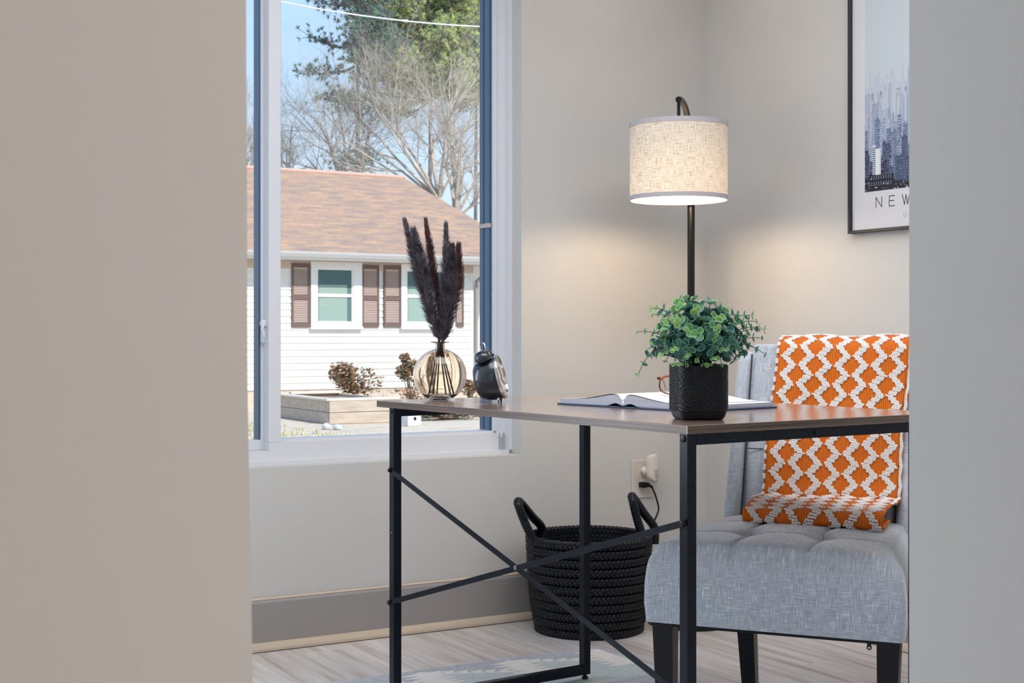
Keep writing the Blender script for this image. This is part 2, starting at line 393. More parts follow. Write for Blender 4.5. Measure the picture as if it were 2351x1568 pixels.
def spikes(mb, u, v0, v1, half, n, core, z):
    h = (v1-v0)/n; rugpoly(mb, [(u-core, v0), (u-core, v1), (u+core, v1), (u+core, v0)], z)
    for k in range(n):
        a = v0+k*h
        for sgn in (-1, 1):
            if u+sgn*half > -0.004: continue
            rugpoly(mb, [(u+sgn*core*0.98, a+h*0.02), (u+sgn*half, a+h*0.5), (u+sgn*core*0.98, a+h*0.98)], z)
SPC = 0.27
for i in range(7):
    u = -0.052-i*SPC; v1 = -0.030
    # dusty green lozenge right of the column, under the stepped saw edge that falls away from the border
    rugpoly(mg, [(u, v1), (min(-0.004, u+SPC*0.95), v1-0.115), (min(-0.004, u+SPC*0.95), v1-0.33), (u-SPC*0.95, v1-0.33), (u-SPC*0.5, v1-0.20)], 0.00470+i*0.00003)
    rugpoly(mc, [(u-0.022, v1-0.006), (u, v1+0.010), (u+0.022, v1-0.006)], 0.00505)
    spikes(mc, u, v1-0.20, v1-0.004, 0.074, 7, 0.027, 0.00500)
    for j in range(6):
        x = u+0.022+j*0.034; y = v1-0.004-j*0.0150
        if x+0.04 > -0.004: break
        rugpoly(mc, [(x, y), (x+0.036, y), (x+0.020, y-0.020), (x+0.036, y-0.036), (x, y-0.030)], 0.00490+j*0.00001)
for i in range(6):
    u = -0.19-i*SPC
    for j in range(7):
        y = -0.395-j*0.026; w_ = 0.02+0.014*min(j, 6-j)
        rugpoly(mc, [(u-w_, y), (u, y+0.008), (u+w_, y), (u+w_+0.018, y-0.013), (u+w_, y-0.022), (u-w_, y-0.022), (u-w_-0.018, y-0.013)], 0.0050)
rugpoly(mo, [(-0.006, -0.52), (-0.15, -0.52), (-0.15, -0.56), (-0.006, -0.56)], 0.0052)
rugpoly(mc, [(-0.006, -0.565), (-0.5, -0.565), (-0.5, -0.62), (-0.006, -0.62)], 0.0051)
rugpoly(mg, [(-0.006, -0.66), (-RW+0.006, -0.66), (-RW+0.006, -1.2), (-0.006, -1.2)], 0.0048)
stuff(mc.build('cream_pattern', M_rugc, rug)); stuff(mg.build('green_pattern', M_rugg, rug)); mo.build('orange_stripe', M_rugo, rug)

# ================================================================== DESK
def wood_mat(name, dark, light, rough, axis=1, fine=90):
    nb = NB(name); scl = [fine, fine, fine]; scl[axis] = 2.2
    v = nb.coord('Object', tuple(scl)); f = nb.noise(v, 1.0, 5, 0.62)
    scl2 = [14, 14, 14]; scl2[axis] = 0.9
    v2 = nb.coord('Object', tuple(scl2)); g = nb.noise(v2, 1.0, 3, 0.5)
    t = nb.math('ADD', nb.math('MULTIPLY', f, 0.65), nb.math('MULTIPLY', g, 0.35))
    nb.l(nb.ramp(t, [(0.36, dark), (0.50, tuple((dark[i]+light[i])/2 for i in range(4))), (0.64, light)]), nb.b.inputs['Base Color'])
    nb.set(Roughness=rough); nb.bump(f, 0.12, 0.0005); return nb.m
M_top = wood_mat('brown_oak_laminate', srgb(120,98,86), srgb(168,144,130), 0.2, 1, 60)
M_edge = wood_mat('dark_oak_edge_band_long', srgb(38,28,27), srgb(128,106,95), 0.30, 1, 420)
M_edge2 = wood_mat('dark_oak_edge_band_short', srgb(40,30,26), srgb(134,112,94), 0.34, 0, 420)
M_edgeline = flat('pale_edge_seam', srgb(196,176,156), 0.4)
_b = M_top.node_tree.nodes['Principled BSDF']; _b.inputs['Coat Weight'].default_value = 0.6; _b.inputs['Coat Roughness'].default_value = 0.12
ANG = math.radians(34.6); DX, DY = 0.708, 1.12
nc = on_z(1577.2, 977.4, 0.75)
desk = empty('writing_desk', (nc.x, nc.y, 0), ANG, 'writing desk with brown wood top and black metal frame with crossed bars', 'desk')
TT = 0.0155
m = MB(); m.bbox((0.0006, 0.0006, 0.75-TT), (DX, DY, 0.75), 0.0006); m.build('tabletop', M_top, desk)
m = MB(); m.box2((-0.0004, 0.0012, 0.75-TT+0.0006), (0.0008, DY-0.001, 0.7494)); m.build('edge_band', M_edge, desk)
m = MB(); m.box2((0.0014, -0.0004, 0.75-TT+0.0006), (DX-0.001, 0.0008, 0.7494)); m.build('edge_band', M_edge2, desk)
m = MB(); m.box2((-0.0005, -0.0005, 0.75-TT+0.0004), (0.0014, 0.0012, 0.7496)); m.build('corner_seam', M_edgeline, desk)
LG = 0.0215; TB = 0.75-TT
def leg(x, y, name='leg'):
    m = MB(); m.bbox((x, y, 0.019), (x+LG, y+LG, TB), 0.0008); o = m.build(name, M_black, desk)
    f = MB(); f.cyl((x+LG/2, y+LG/2, 0.006), (x+LG/2, y+LG/2, 0.011), 0.0085, 16); f.cyl((x+LG/2, y+LG/2, 0.011), (x+LG/2, y+LG/2, 0.0195), 0.005, 12)
    f.build('levelling_foot', M_rubber, o); return o
YL = 1.044
l_near = leg(0.004, 0.003); l_left = leg(0.004, YL); l_back = leg(0.5755, YL); l_right = leg(0.6180, 0.003)
def beam(a, b, name='beam'):
    m = MB(); m.bbox(a, b, 0.0008); return m.build(name, M_black, desk)
bm1 = beam((0.004+LG, 0.003, TB-0.020), (0.6180, 0.003+LG, TB-0.0002))
bm2 = beam((0.004+LG, YL, TB-0.020), (0.5755, YL+LG, TB-0.0002))
beam((0.004+LG, YL, 0.019), (0.5755, YL+LG, 0.042)); beam((0.004+LG, 0.003, 0.019), (0.6180, 0.003+LG, 0.042))
def screw(p, d, r=0.005, parent=desk, mat=M_screw, h=0.003):
    p = Vector(p); d = Vector(d); m = MB(); m.tube([p, p+d*h*0.7, p+d*h], [r, r*0.95, r*0.5], 12); return m.build('screw', mat, parent, smooth=True, angle=40)
for x in (0.327,): screw((x, 0.0031, TB-0.010), (0, -1, 0), 0.0042, bm1)
for x in (0.12, 0.40): screw((x, YL+0.011, TB-0.020), (0, 0, -1), 0.005, bm2)
screw((0.0042, 0.003+LG/2, TB-0.009), (-1, 0, 0), 0.0065, l_near); screw((0.0042, YL+LG/2, TB-0.009), (-1, 0, 0), 0.004, l_left)
screw((0.0042, YL+LG/2, 0.437), (-1, 0, 0), 0.0016, l_left, M_chrome, 0.001)
# crossed flat bars on the long side
def bar(z_left, z_near, off):
    a = Vector((off, YL+LG*0.65, z_left)); b = Vector((off, 0.003+LG*0.35, z_near))
    d = (b-a).normalized(); n = Vector((1,0,0)).cross(d); w = 0.0062
    m = MB(); x0 = off-0.0016; x1 = off
    vs = [(x, *( (p + n*s_*w)[1:] )) for x in (x0, x1) for p in (a-d*0.006, b+d*0.006) for s_ in (-1, 1)]
    m.add(vs, [(0,1,3,2), (4,6,7,5), (0,2,6,4), (1,5,7,3), (0,4,5,1), (2,3,7,6)])
    o = m.build('cross_bar', M_black, desk)
    for p in (a, b): screw((x0, p.y, p.z), (-1, 0, 0), 0.0055, o, M_screw, 0.006)
    return o
bar(0.586, 0.268, 0.0038); cb = bar(0.270, 0.577, 0.0020)
YM = (YL+0.01)/2
mm = MB(); mm.tube([(0.0005, YM+0.0, 0.427), (-0.0030, YM+0.0, 0.427)], 0.0050, 14); mm.build('centre_rivet', M_chrome, cb, smooth=True, angle=40)

# ================================================================== CHAIR
CANG = math.radians(-23.2); CH = Vector((0.528, 2.839, 0))
chair = empty('upholstered_chair', CH, CANG, 'light grey linen side chair with tufted seat and dark wooden legs behind the desk', 'chair')
def rrect(hw_f, hw_b, y0, y1, r, n=240):
    """rounded trapezoid boundary, front edge y0"""
    pts = []
    cors = [(-hw_f, y0), (hw_f, y0), (hw_b, y1), (-hw_b, y1)]
    for i in range(4):
        c = Vector(cors[i]); pv = Vector(cors[i-1]); nx = Vector(cors[(i+1) % 4])
        a = (pv-c).normalized(); b = (nx-c).normalized()
        p1 = c+a*r; p2 = c+b*r
        for k in range(7):
            t = k/6; pts.append(p1*(1-t)**2 + c*2*t*(1-t) + p2*t*t)
        L = (nx-c).length-2*r; st = max(2, int(L/0.008))
        for k in range(1, st): pts.append(p2 + b*(L*k/st))
    return pts
TUF = [(-0.078, 0.15), (0.078, 0.15), (-0.078, 0.31), (0.078, 0.31)]
def seat_z(x, y):
    z = 0.468 + 0.022*(1-min(1, (x/0.27)**2))*(1-min(1, ((y-0.27)/0.28)**2))
    for tx, ty in TUF:
        d2 = ((x-tx)**2 + (y-ty)**2); z -= 0.013*math.exp(-d2/(2*0.016**2)) + 0.004*math.exp(-d2/(2*0.04**2))
    for tx in (-0.078, 0.078):
        dx = abs(x-tx + 0.004*math.sin(y*40)); 
        if y < 0.33: z -= 0.005*math.exp(-(dx/0.004)**2)*(1 if y > 0.02 else 0.6) + 0.0012*math.exp(-(dx/0.02)**2)
    for ty in (0.15, 0.31):
        z -= 0.003*math.exp(-(abs(y-ty)/0.0040)**2)*(1 if abs(x) < 0.22 else 0.3)
    return z
bd = rrect(0.268, 0.222, 0.0, 0.53, 0.014)
cx, cy = 0.0, 0.26
rings = [(0.0, 0.300, 0), (0.0, 0.34, 0), (0.0, 0.38, 0), (0.0, 0.405, 0), (0.0015, 0.420, 0), (0.005, 0.434, 0), (0.011, 0.446, 0.35), (0.020, 0.457, 0.7)]
m = MB(); N = len(bd); vs = []
for ins, z, wgt in rings:
    for b in bd:
        k = 1-ins/0.26; x = cx+(b.x-cx)*k; y = cy+(b.y-cy)*k
        bulge = 0.004*math.sin(min(1, (z-0.30)/0.11)*pi); kk = 1+bulge/0.26*(1 if wgt == 0 else 0)
        x = cx+(x-cx)*kk; y = cy+(y-cy)*kk
        cre = 0
        if b.y < 0.002 and z > 0.40:
            for tx in (-0.078, 0.078): cre = max(cre, math.exp(-((x-tx)/0.004)**2)*0.004*min(1, (z-0.395)/0.03))
        vs.append((x, y+cre, z*(1-wgt) + wgt*min(z, seat_z(x, y))))
ks = [0.905, 0.885] + [0.885*(1-i/38) for i in range(1, 38)]
for k in ks:
    for b in bd:
        x = cx+(b.x-cx)*k; y = cy+(b.y-cy)*k; e = (1-k)/0.115; zz = seat_z(x, y)
        zz = zz - max(0, (1-min(1, (1-k)/0.22)))**2*0.010
        vs.append((x, y, zz))
R_ = len(rings)+len(ks); fs = [(i*N+j, i*N+(j+1) % N, (i+1)*N+(j+1) % N, (i+1)*N+j) for i in range(R_-1) for j in range(N)]
vs.append((cx, cy, seat_z(cx, cy))); fs += [((R_-1)*N+j, (R_-1)*N+(j+1) % N, len(vs)-1) for j in range(N)]
fs.append(tuple(range(N-1, -1, -1)))
m.add(vs, fs); seat = m.build('seat', M_linen, chair, smooth=True, angle=60)
for tx, ty in TUF:
    m = MB(); m.lathe([(0.0005, 0.004), (0.005, 0.0035), (0.0075, 0.001), (0.0075, -0.003)], 14, (tx, ty, seat_z(tx, ty)+0.001)); m.build('tuft_button', M_linen, seat, smooth=True)
m = MB(); m.prism([(p.x*0.955, 0.02+p.y*0.93) for p in rrect(0.268, 0.222, 0, 0.53, 0.014)], 0.290, 0.301, 'z'); m.build('dust_cover', M_rubber, seat)
def section(cx_, yf, hw, dep, n=28, e=3.2):
    out = []
    for k in range(n):
        a = 2*pi*k/n; c, s_ = math.cos(a), math.sin(a)
        out.append((cx_+hw*math.copysign(abs(c)**(2/e), c), yf+dep/2+dep/2*math.copysign(abs(s_)**(2/e), s_)))
    return out
def loft(mb, secs):
    n = len(secs[0][0]); vs = [(x, y, z) for sec, z in secs for x, y in sec]; K = len(secs)
    mb.add(vs, [(i*n+j, i*n+(j+1) % n, (i+1)*n+(j+1) % n, (i+1)*n+j) for i in range(K-1) for j in range(n)] + [tuple(range(n-1, -1, -1)), tuple((K-1)*n+j for j in range(n))])
def yb(z): return 0.500 + (z-0.455)*0.285
def yw(z): return 0.470 + (z-0.455)*0.375
m = MB(); secs = []
for i in range(13):
    z = 0.44+i*0.036; hw = 0.182 + (0.186-0.182)*i/12; secs.append((section(0, yb(z)-0.010*math.sin(i/12*pi), hw, 0.088, 44, 6), z))
zt = 0.872
for dz, sh in ((0.0, 1), (0.006, 0.97), (0.0105, 0.9), (0.013, 0.75), (0.0135, 0.4)):
    secs.append((section(0, yb(zt)+0.044*(1-sh), 0.186-(1-sh)*0.02, 0.088*sh, 44, 6), zt+dz))
secs = [s_ for s_ in secs if s_[1] < 0.868 or s_[1] >= zt-1e-6]
loft(m, secs); back = m.build('backrest', M_linen, chair, smooth=True, angle=60)
m = MB(); m.tube([(x, yb(0.63)-0.0105+0.0012*math.sin(x*40), 0.63) for x in [(-0.176+0.352*i/30) for i in range(31)]], 0.0012, 6); m.build('back_seam', M_seam, back)
for sg in (-1, 1):
    m = MB(); secs = []
    for i in range(14):
        z = 0.30+i*0.0415; w_ = 0.0225+0.0*i; secs.append((section(sg*0.205 if z < 0.46 else sg*(0.205-0.007*(z-0.46)), (yw(z) if z > 0.44 else 0.465), w_, 0.135-0.03*i/13, 28, 3.0), z))
    for dz, sh in ((0.010, 0.93), (0.019, 0.78), (0.0245, 0.55), (0.027, 0.2)):
        z = 0.8395+dz; secs.append((section(sg*(0.202), yw(z)+0.05*(1-sh), 0.0225*sh, 0.105*sh, 28, 3.0), z))
    loft(m, secs); wg = m.build('wing', M_linen, chair, smooth=True, angle=60)
    m = MB(); m.tube([(sg*0.1815, yb(z)-0.004, z) for z in [0.47+0.39*i/14 for i in range(15)]], 0.0022, 6); m.build('wing_seam', M_seam, wg)
def cleg(x, y, bx, by, bz):
    m = MB(); t, b = 0.0225, 0.016
    vs = [(x+sx*t, y+sy*t, 0.300) for sx, sy in ((-1,-1), (1,-1), (1,1), (-1,1))] + [(bx+sx*b, by+sy*b, bz) for sx, sy in ((-1,-1), (1,-1), (1,1), (-1,1))]
    m.add(vs, [(0,1,2,3), (7,6,5,4), (0,4,5,1), (1,5,6,2), (2,6,7,3), (3,7,4,0)]); return m.build('leg', M_legwood, chair)
cleg(-0.234, 0.040, -0.229, 0.042, 0.006); cleg(0.234, 0.040, 0.229, 0.042, 0.006)
cleg(-0.168, 0.480, -0.168, 0.545, 0.006); cleg(0.168, 0.480, 0.168, 0.545, 0.001)
m = MB(); m.bbox((0.192, 0.024, 0.282), (0.200, 0.027, 0.3005), 0.001); m.tube([(0.196+0.004*math.cos(a*pi/6), 0.0255, 0.281+0.004*math.sin(a*pi/6)) for a in range(12)], 0.0014, 6, closed=True)
m.build('zip_pull', M_screw, chair)

# ================================================================== THROW
throw = empty('throw_blanket', CH, CANG, 'orange throw with white zigzag stitching draped over the chair back and seat', 'throw blanket')
def throw_path(off):
    P = [(0.715, 0.74), (0.712, 0.86), (0.700, 0.893), (0.672, 0.9035), (0.635, 0.9000), (0.612, 0.880), (0.598, 0.845), (0.575, 0.775), (0.553, 0.70), (0.533, 0.63), (0.515, 0.565), (0.503, 0.535), (0.487, 0.524), (0.44, 0.5225), (0.35, 0.5215), (0.262, 0.5185)]
    P = [(a-0.010, b) if b > 0.53 and a < 0.62 else (a, b) for a, b in P]
    P = [Vector((0, a, b)) for a, b in P]; pts = smoothpts(P, 8)
    for k in range(1, 9): a = pi*k/8; pts.append(Vector((0, 0.262-0.0140*math.sin(a), 0.5045+0.0140*math.cos(a))))
    for k in range(1, 8): pts.append(Vector((0, 0.262+0.018*k, 0.4905+0.0)))
    return pts
tp = throw_path(0); arc = [0]
for i in range(1, len(tp)): arc.append(arc[-1]+(tp[i]-tp[i-1]).length)
TL = arc[-1]; X0, X1 = -0.122, 0.188
def th_eval(u, v):
    """u across (m from X0), v along (m) -> point, normal"""
    v = max(0, min(TL-1e-6, v)); i = 0
    lo, hi = 0, len(arc)-1
    while hi-lo > 1:
        mid = (lo+hi)//2
        if arc[mid] <= v: lo = mid
        else: hi = mid
    i = lo; t = (v-arc[i])/(arc[i+1]-arc[i]); p = tp[i].lerp(tp[i+1], t)
    d = (tp[i+1]-tp[i]).normalized(); n = Vector((0, -d.z, d.y))
    if n.y > 0 and False: n = -n
    n = Vector((1,0,0)).cross(d)
    wob = 0.0022*math.sin(u*38+v*7)+0.0015*math.sin(v*31+u*11)
    x = X0+u + 0.002*math.sin(v*9)+0.002*math.sin(v*23) + 0.020*max(0, 1-v/0.60)
    if v > 0.74: x += -0.0
    return p + Vector((x, 0, 0)) + n*(wob), n
n_test = th_eval(0.1, TL*0.5)[1]; SG = 1 if n_test.y < 0 else -1
nu, nv = 48, 200; WID = X1-X0
m = MB(); m.grid(lambda a, b: th_eval(a*WID, b*TL)[0], nu, nv)
nbt = NB('orange_knit'); v = nbt.coord('Object', (900, 60, 60)); f = nbt.noise(v, 1.0, 3)
wv = nbt.n('ShaderNodeTexWave', wave_type='BANDS', bands_direction='X'); wv.inputs['Scale'].default_value = 70; wv.inputs['Distortion'].default_value = 1.2; wv.inputs['Detail'].default_value = 2; nbt.l(nbt.coord('Object'), wv.inputs['Vector'])
tot = nbt.math('ADD', nbt.math('MULTIPLY', wv.outputs['Fac'], 0.6), nbt.math('MULTIPLY', f, 0.4))
nbt.l(nbt.ramp(tot, [(0.15, srgb(184,78,2)), (0.5, srgb(216,104,8)), (0.85, srgb(234,128,24))]), nbt.b.inputs['Base Color']); nbt.set(Roughness=0.9); nbt.bump(tot, 0.8, 0.002)
M_orange = nbt.m
cloth = m.build('knit_cloth', M_orange, throw, smooth=True)
sm = cloth.modifiers.new('thick', 'SOLIDIFY'); sm.thickness = 0.006; sm.offset = 0
# second layer peeking out behind the right and left edges
m = MB(); m.grid(lambda a, b: th_eval(-0.006+a*(WID+0.014), 0.09+b*(TL*0.60))[0] + Vector((0, 0.0065, 0.0 if b > 0.25 else -0.004*(1-b*4))), 40, 110)
lay = m.build('under_layer', M_orange, throw, smooth=True); s2 = lay.modifiers.new('thick', 'SOLIDIFY'); s2.thickness = 0.005; s2.offset = 0
M_white_yarn = mottled('white_yarn', srgb(226,216,212), srgb(240,234,230), 300, 0.9)
ico = []; t_ = (1+5**0.5)/2
icv = [Vector(p).normalized() for p in ((-1,t_,0),(1,t_,0),(-1,-t_,0),(1,-t_,0),(0,-1,t_),(0,1,t_),(0,-1,-t_),(0,1,-t_),(t_,0,-1),(t_,0,1),(-t_,0,-1),(-t_,0,1))]
icf = [(0,11,5),(0,5,1),(0,1,7),(0,7,10),(0,10,11),(1,5,9),(5,11,4),(11,10,2),(10,7,6),(7,1,8),(3,9,4),(3,4,2),(3,2,6),(3,6,8),(3,8,9),(4,9,5),(2,4,11),(6,2,10),(8,6,7),(9,8,1)]
def tri(x): x = x % 1.0; return 4*x-1 if x < 0.5 else 3-4*x
m = MB(); PER = 0.0485; st = 0.0044
rnd = random.Random(3)
for k in range(7):
    sgn = 1 if k % 2 == 0 else -1
    nrow = int(TL/st)
    for r in range(nrow):
        v_ = r*st
        if v_ < 0.15 or v_ > TL-0.115: continue
        uc = 0.026+0.0435*k + sgn*0.0110*tri(v_/PER+0.02)
        for j in range(5):
            u = uc+(j-2)*0.0037 + (0.0016 if r % 2 else -0.0006)
            if u < -0.002 or u > WID+0.003: continue
            slope = -sgn*tri(v_/PER+0.25)
            p, n = th_eval(u, v_+rnd.uniform(-.0004, .0004)+(j-2)*0.0006); n = n*SG
            d = n.cross(Vector((1,0,0))); c = p+n*0.0042
            rr = rnd.uniform(0.92, 1.12)
            m.add([c + Vector((1,0,0))*(q.x*0.0028*rr) + n*(q.y*0.0030) + d*(q.z*0.0035*rr) for q in icv], icf)
stuff(m.build('zigzag_stitches', M_white_yarn, throw, smooth=True))
m = MB()
for (u0, sg_) in ((-0.007, 1), (WID+0.006, -1)):
    for r in range(int(0.62*TL/st)):
        v_ = 0.10+r*st; w_ = tri(v_/PER*1.0+0.02)
        if abs(w_) > 0.55 and sg_ > 0: continue
        for j in range(3):
            p, n = th_eval(u0+sg_*0.0035*j*0.7+0.002*w_, v_); n = n*SG; c = p+Vector((0, 0.0055, 0))+n*0.004
            d = n.cross(Vector((1,0,0)))
            m.add([c + Vector((1,0,0))*(q.x*0.0025) + n*(q.y*0.0026) + d*(q.z*0.0031) for q in icv], icf)
stuff(m.build('edge_stitches', M_white_yarn, throw, smooth=True))

# ================================================================== FLOOR LAMP
LX, LY = 0.5052, 4.2; PX, PY = 0.565, 4.37
lamp = empty('floor_lamp', (PX, PY, 0), 0, 'black arched floor lamp with a lit linen drum shade in the corner', 'floor lamp')
m = MB(); m.lathe([(0.132, 0.0006), (0.135, 0.006), (0.135, 0.018), (0.130, 0.023), (0.02, 0.026)], 48); m.build('base', M_blacksmooth, lamp, smooth=True, angle=40)
zT = H+(YH-226)/F*4.22
arcp = [(0, 0, 0.024), (0, 0, 0.8), (0, 0, 1.35)] 
m = MB(); m.tube([(0,0,0.024), (0,0,0.9), (0,0,1.44)], 0.0118, 20); m.build('pole', M_blacksmooth, lamp, smooth=True, angle=50)
ex = LX-PX; ey = LY-PY
pts = bez((0,0,1.44), (0.0,0.0,1.56), (ex*0.45, ey*0.55, zT+0.012), (ex-0.004, ey-0.03, zT-0.012), 18)
m = MB(); m.tube(pts, 0.0095, 16); m.build('arm', M_blacksmooth, lamp, smooth=True, angle=50)
m = MB(); m.tube([(ex, ey-0.003, zT-0.012), (ex, ey, 1.50)], 0.0052, 14); m.tube([(ex, ey-0.0, 1.50), (ex, ey, 1.44)], 0.016, 18); m.build('drop_rod', M_blacksmooth, lamp, smooth=True, angle=50)
ZS0, ZS1 = H+(YH-460)/F*LY, H+(YH-284)/F*LY; RS = 0.1475
nb = NB('linen_shade'); nt_ = nb.nt
fs_ = [nb.noise(nb.coord('UV', sc3), 1.0, 3, 0.65) for sc3 in ((30, 520, 1), (520, 30, 1))]
tt = nb.math('DIVIDE', nb.math('ADD', fs_[0], fs_[1]), 2)
cc = nb.ramp(tt, [(0.37, srgb(150,126,92)), (0.46, srgb(214,202,186)), (0.6, srgb(236,230,222))])
df = nb.n('ShaderNodeBsdfDiffuse'); tl = nb.n('ShaderNodeBsdfTranslucent'); mx = nb.n('ShaderNodeMixShader'); mx.inputs[0].default_value = 0.07
nb.l(cc, df.inputs[0]); nb.l(cc, tl.inputs[0]); nb.l(df.outputs[0], mx.inputs[1]); nb.l(tl.outputs[0], mx.inputs[2]); nb.l(mx.outputs[0], nb.out.inputs[0])
NS = 96; m = MB(); m.lathe([(RS, ZS0), (RS, (ZS0*2+ZS1)/3), (RS, (ZS0+2*ZS1)/3), (RS, ZS1)], NS, (ex, ey, 0), False, False)
shade = m.build('lamp_shade', nb.m, lamp, smooth=True)
me = shade.data; uvl = me.uv_layers.new(name='uv')
for li, lp_ in enumerate(me.loops):
    co = me.vertices[lp_.vertex_index].co; a = math.atan2(co.y-ey, co.x-ex)
    uvl.data[li].uv = (a*RS, co.z)
M_band = mottled('shade_trim', srgb(176,172,178), srgb(196,192,196), 200, 0.9)
for za, zb in ((ZS0-0.001, ZS0+0.0125), (ZS1-0.0125, ZS1+0.001)):
    m = MB(); m.lathe([(RS-0.0012, za), (RS+0.0016, za), (RS+0.0016, zb), (RS-0.0012, zb)], NS, (ex, ey, 0), False, False)
    m.f += [((3*NS)+k, (3*NS)+(k+1) % NS, (k+1) % NS, k) for k in range(NS)]; m.mi += [0]*NS
    m.build('trim_band', M_band, shade, smooth=True, angle=50)
m = MB(); m.tube([(ex+(RS-0.010)*math.cos(2*pi*k/60), ey+(RS-0.010)*math.sin(2*pi*k/60), ZS0+0.004) for k in range(60)], 0.0011, 6, closed=True); m.build('wire_ring', M_chrome, shade)
m = MB()
for k in range(3): a = 2*pi*k/3+0.4; m.tube([(ex, ey, ZS1-0.02), (ex+RS*0.99*math.cos(a), ey+RS*0.99*math.sin(a), ZS1-0.004)], 0.0015, 6)
m.build('spider', M_chrome, shade)
mb_ = flat('lit_bulb', srgb(255,240,220), 0.3); b_ = mb_.node_tree.nodes['Principled BSDF']; b_.inputs['Emission Color'].default_value = (1, 0.78, 0.52, 1); b_.inputs['Emission Strength'].default_value = 10
m = MB(); m.lathe([(0.012, -0.06), (0.014, -0.045), (0.026, -0.01), (0.030, 0.012), (0.024, 0.034), (0.010, 0.044)], 24, (ex, ey, (ZS0+ZS1)/2+0.005)); bulb = m.build('bulb', mb_, lamp, smooth=True)
bl = add_light('floor_lamp_bulb_light', 'POINT', 5.4, (1.0, 0.76, 0.50), (LX, LY, (ZS0+ZS1)/2-0.075)); bl.data.shadow_soft_size = 0.03

# ================================================================== WICKER BASKET
BX, BY = on_z(1352, 1449, 0.0).x, 4.275
BX = (1352-CX)/F*BY
basket = empty('braided_basket', (BX, BY, 0), math.radians(12), 'round black braided basket with two looped handles by the window wall', 'basket')
M_braid = mottled('black_braid', srgb(5,8,14), srgb(18,22,32), 120, 0.33, 0.5, 500, dist=0.0008)
spec(M_braid, 0.3); rows = 11; rh = 0.0268
def brad(z): return 0.158 + 0.024*math.sin(min(1, z/0.22)*pi/2) + 0.004*max(0, z-0.22)/0.08
m = MB(); NP = 27; NSg = NP*9; R0 = 0.17
for st_ in range(3):
    pts = []
    for k in range(NSg):
        th = 2*pi*k/NSg; ph = NP*th + st_*2*pi/3
        r = R0+0.0052*math.sin(2*ph); z = 0.0074*math.sin(ph)
        pts.append((r*math.cos(th), r*math.sin(th), z))
    m.tube(pts, 0.0066, 7, closed=True)
rb = m.build('braid_row', M_braid, basket, smooth=True); rme = rb.data; bpy.data.objects.remove(rb)
for i in range(rows):
    z = 0.014+i*rh; r = brad(z); inst('braid_row', rme, basket, Matrix.Translation((0, 0, z)) @ Matrix.Rotation(i*0.37, 4, 'Z') @ Matrix.Diagonal((r/R0, r/R0, 1.05, 1)))
m = MB(); m.lathe([(0.155, 0.004), (brad(0.1)-0.006, 0.1), (brad(0.2)-0.006, 0.2), (brad(0.29)-0.006, 0.288), (brad(0.29)-0.010, 0.288), (brad(0.2)-0.010, 0.2), (brad(0.1)-0.010, 0.1), (0.150, 0.010), (0.01, 0.010)], 64, cap_hi=True, cap_lo=True); m.build('lining', M_braid, basket, smooth=True, angle=40)
def wloc(px, py, Y):   # point into basket local coordinates
    w = at(px, py, Y) - Vector((BX, BY, 0)); return Matrix.Rotation(-math.radians(12), 3, 'Z') @ w
for (pa, pm_, pb) in (((1226,1248,4.20), (1190,1157,4.22), (1244,1212,4.36)), ((1478,1243,4.20), (1451,1146,4.22), (1502,1212,4.36))):
    a = wloc(*pa); t = wloc(*pm_); b = wloc(*pb)
    t1 = t+Vector((-0.004, -0.02, 0)); t2 = t+Vector((0.010, 0.02, 0.002))
    pts = smoothpts([a-Vector((0.0, 0, 0.055)), a, a.lerp(t1, 0.55)+Vector((-0.002,0,0)), t1, t2, b.lerp(t2, 0.45), b, b-Vector((-0.002, 0, 0.05))], 22)
    rs = [0.0132+0.0011*math.sin(i*2.1) for i in range(len(pts))]
    m = MB(); m.tube(pts, rs, 12); m.build('handle', M_braid, basket, smooth=True)

# ================================================================== OUTLET, PLUG-IN, CORD
def plate_pt(px, py): return on_q(px, py, -0.006)
pa_, za_ = plate_pt(1451, 1145); pb_, zb_ = plate_pt(1500, 1054)
M_plate = flat('outlet_plate_white', srgb(216,206,198), 0.4)
outlet = empty('wall_outlet', W((pa_+pb_)/2, 0, (za_+zb_)/2), TH, 'white double wall outlet on the wall above the basket', 'outlet')
hw, hh = (pb_-pa_)/2, (zb_-za_)/2
m = MB(); m.bbox((-hw, -0.0065, -hh), (hw, 0, hh), 0.0025, 2); m.build('cover_plate', M_plate, outlet)
for sg in (-1, 1):
    m = MB(); m.lathe([(0.0165, 0), (0.0165, 0.002), (0.016, 0.0026)], 28); m.v = [(x, -0.006-z_, y+sg*0.0195) for x, y, z_ in m.v]
    rc = m.build('receptacle', M_plate, outlet)
    m = MB(); m.box2((-0.007, -0.0092, sg*0.0195-0.002), (-0.0055, -0.0085, sg*0.0195+0.007)); m.box2((0.0055, -0.0092, sg*0.0195-0.002), (0.007, -0.0085, sg*0.0195+0.007)); m.build('slot', M_screw, rc)
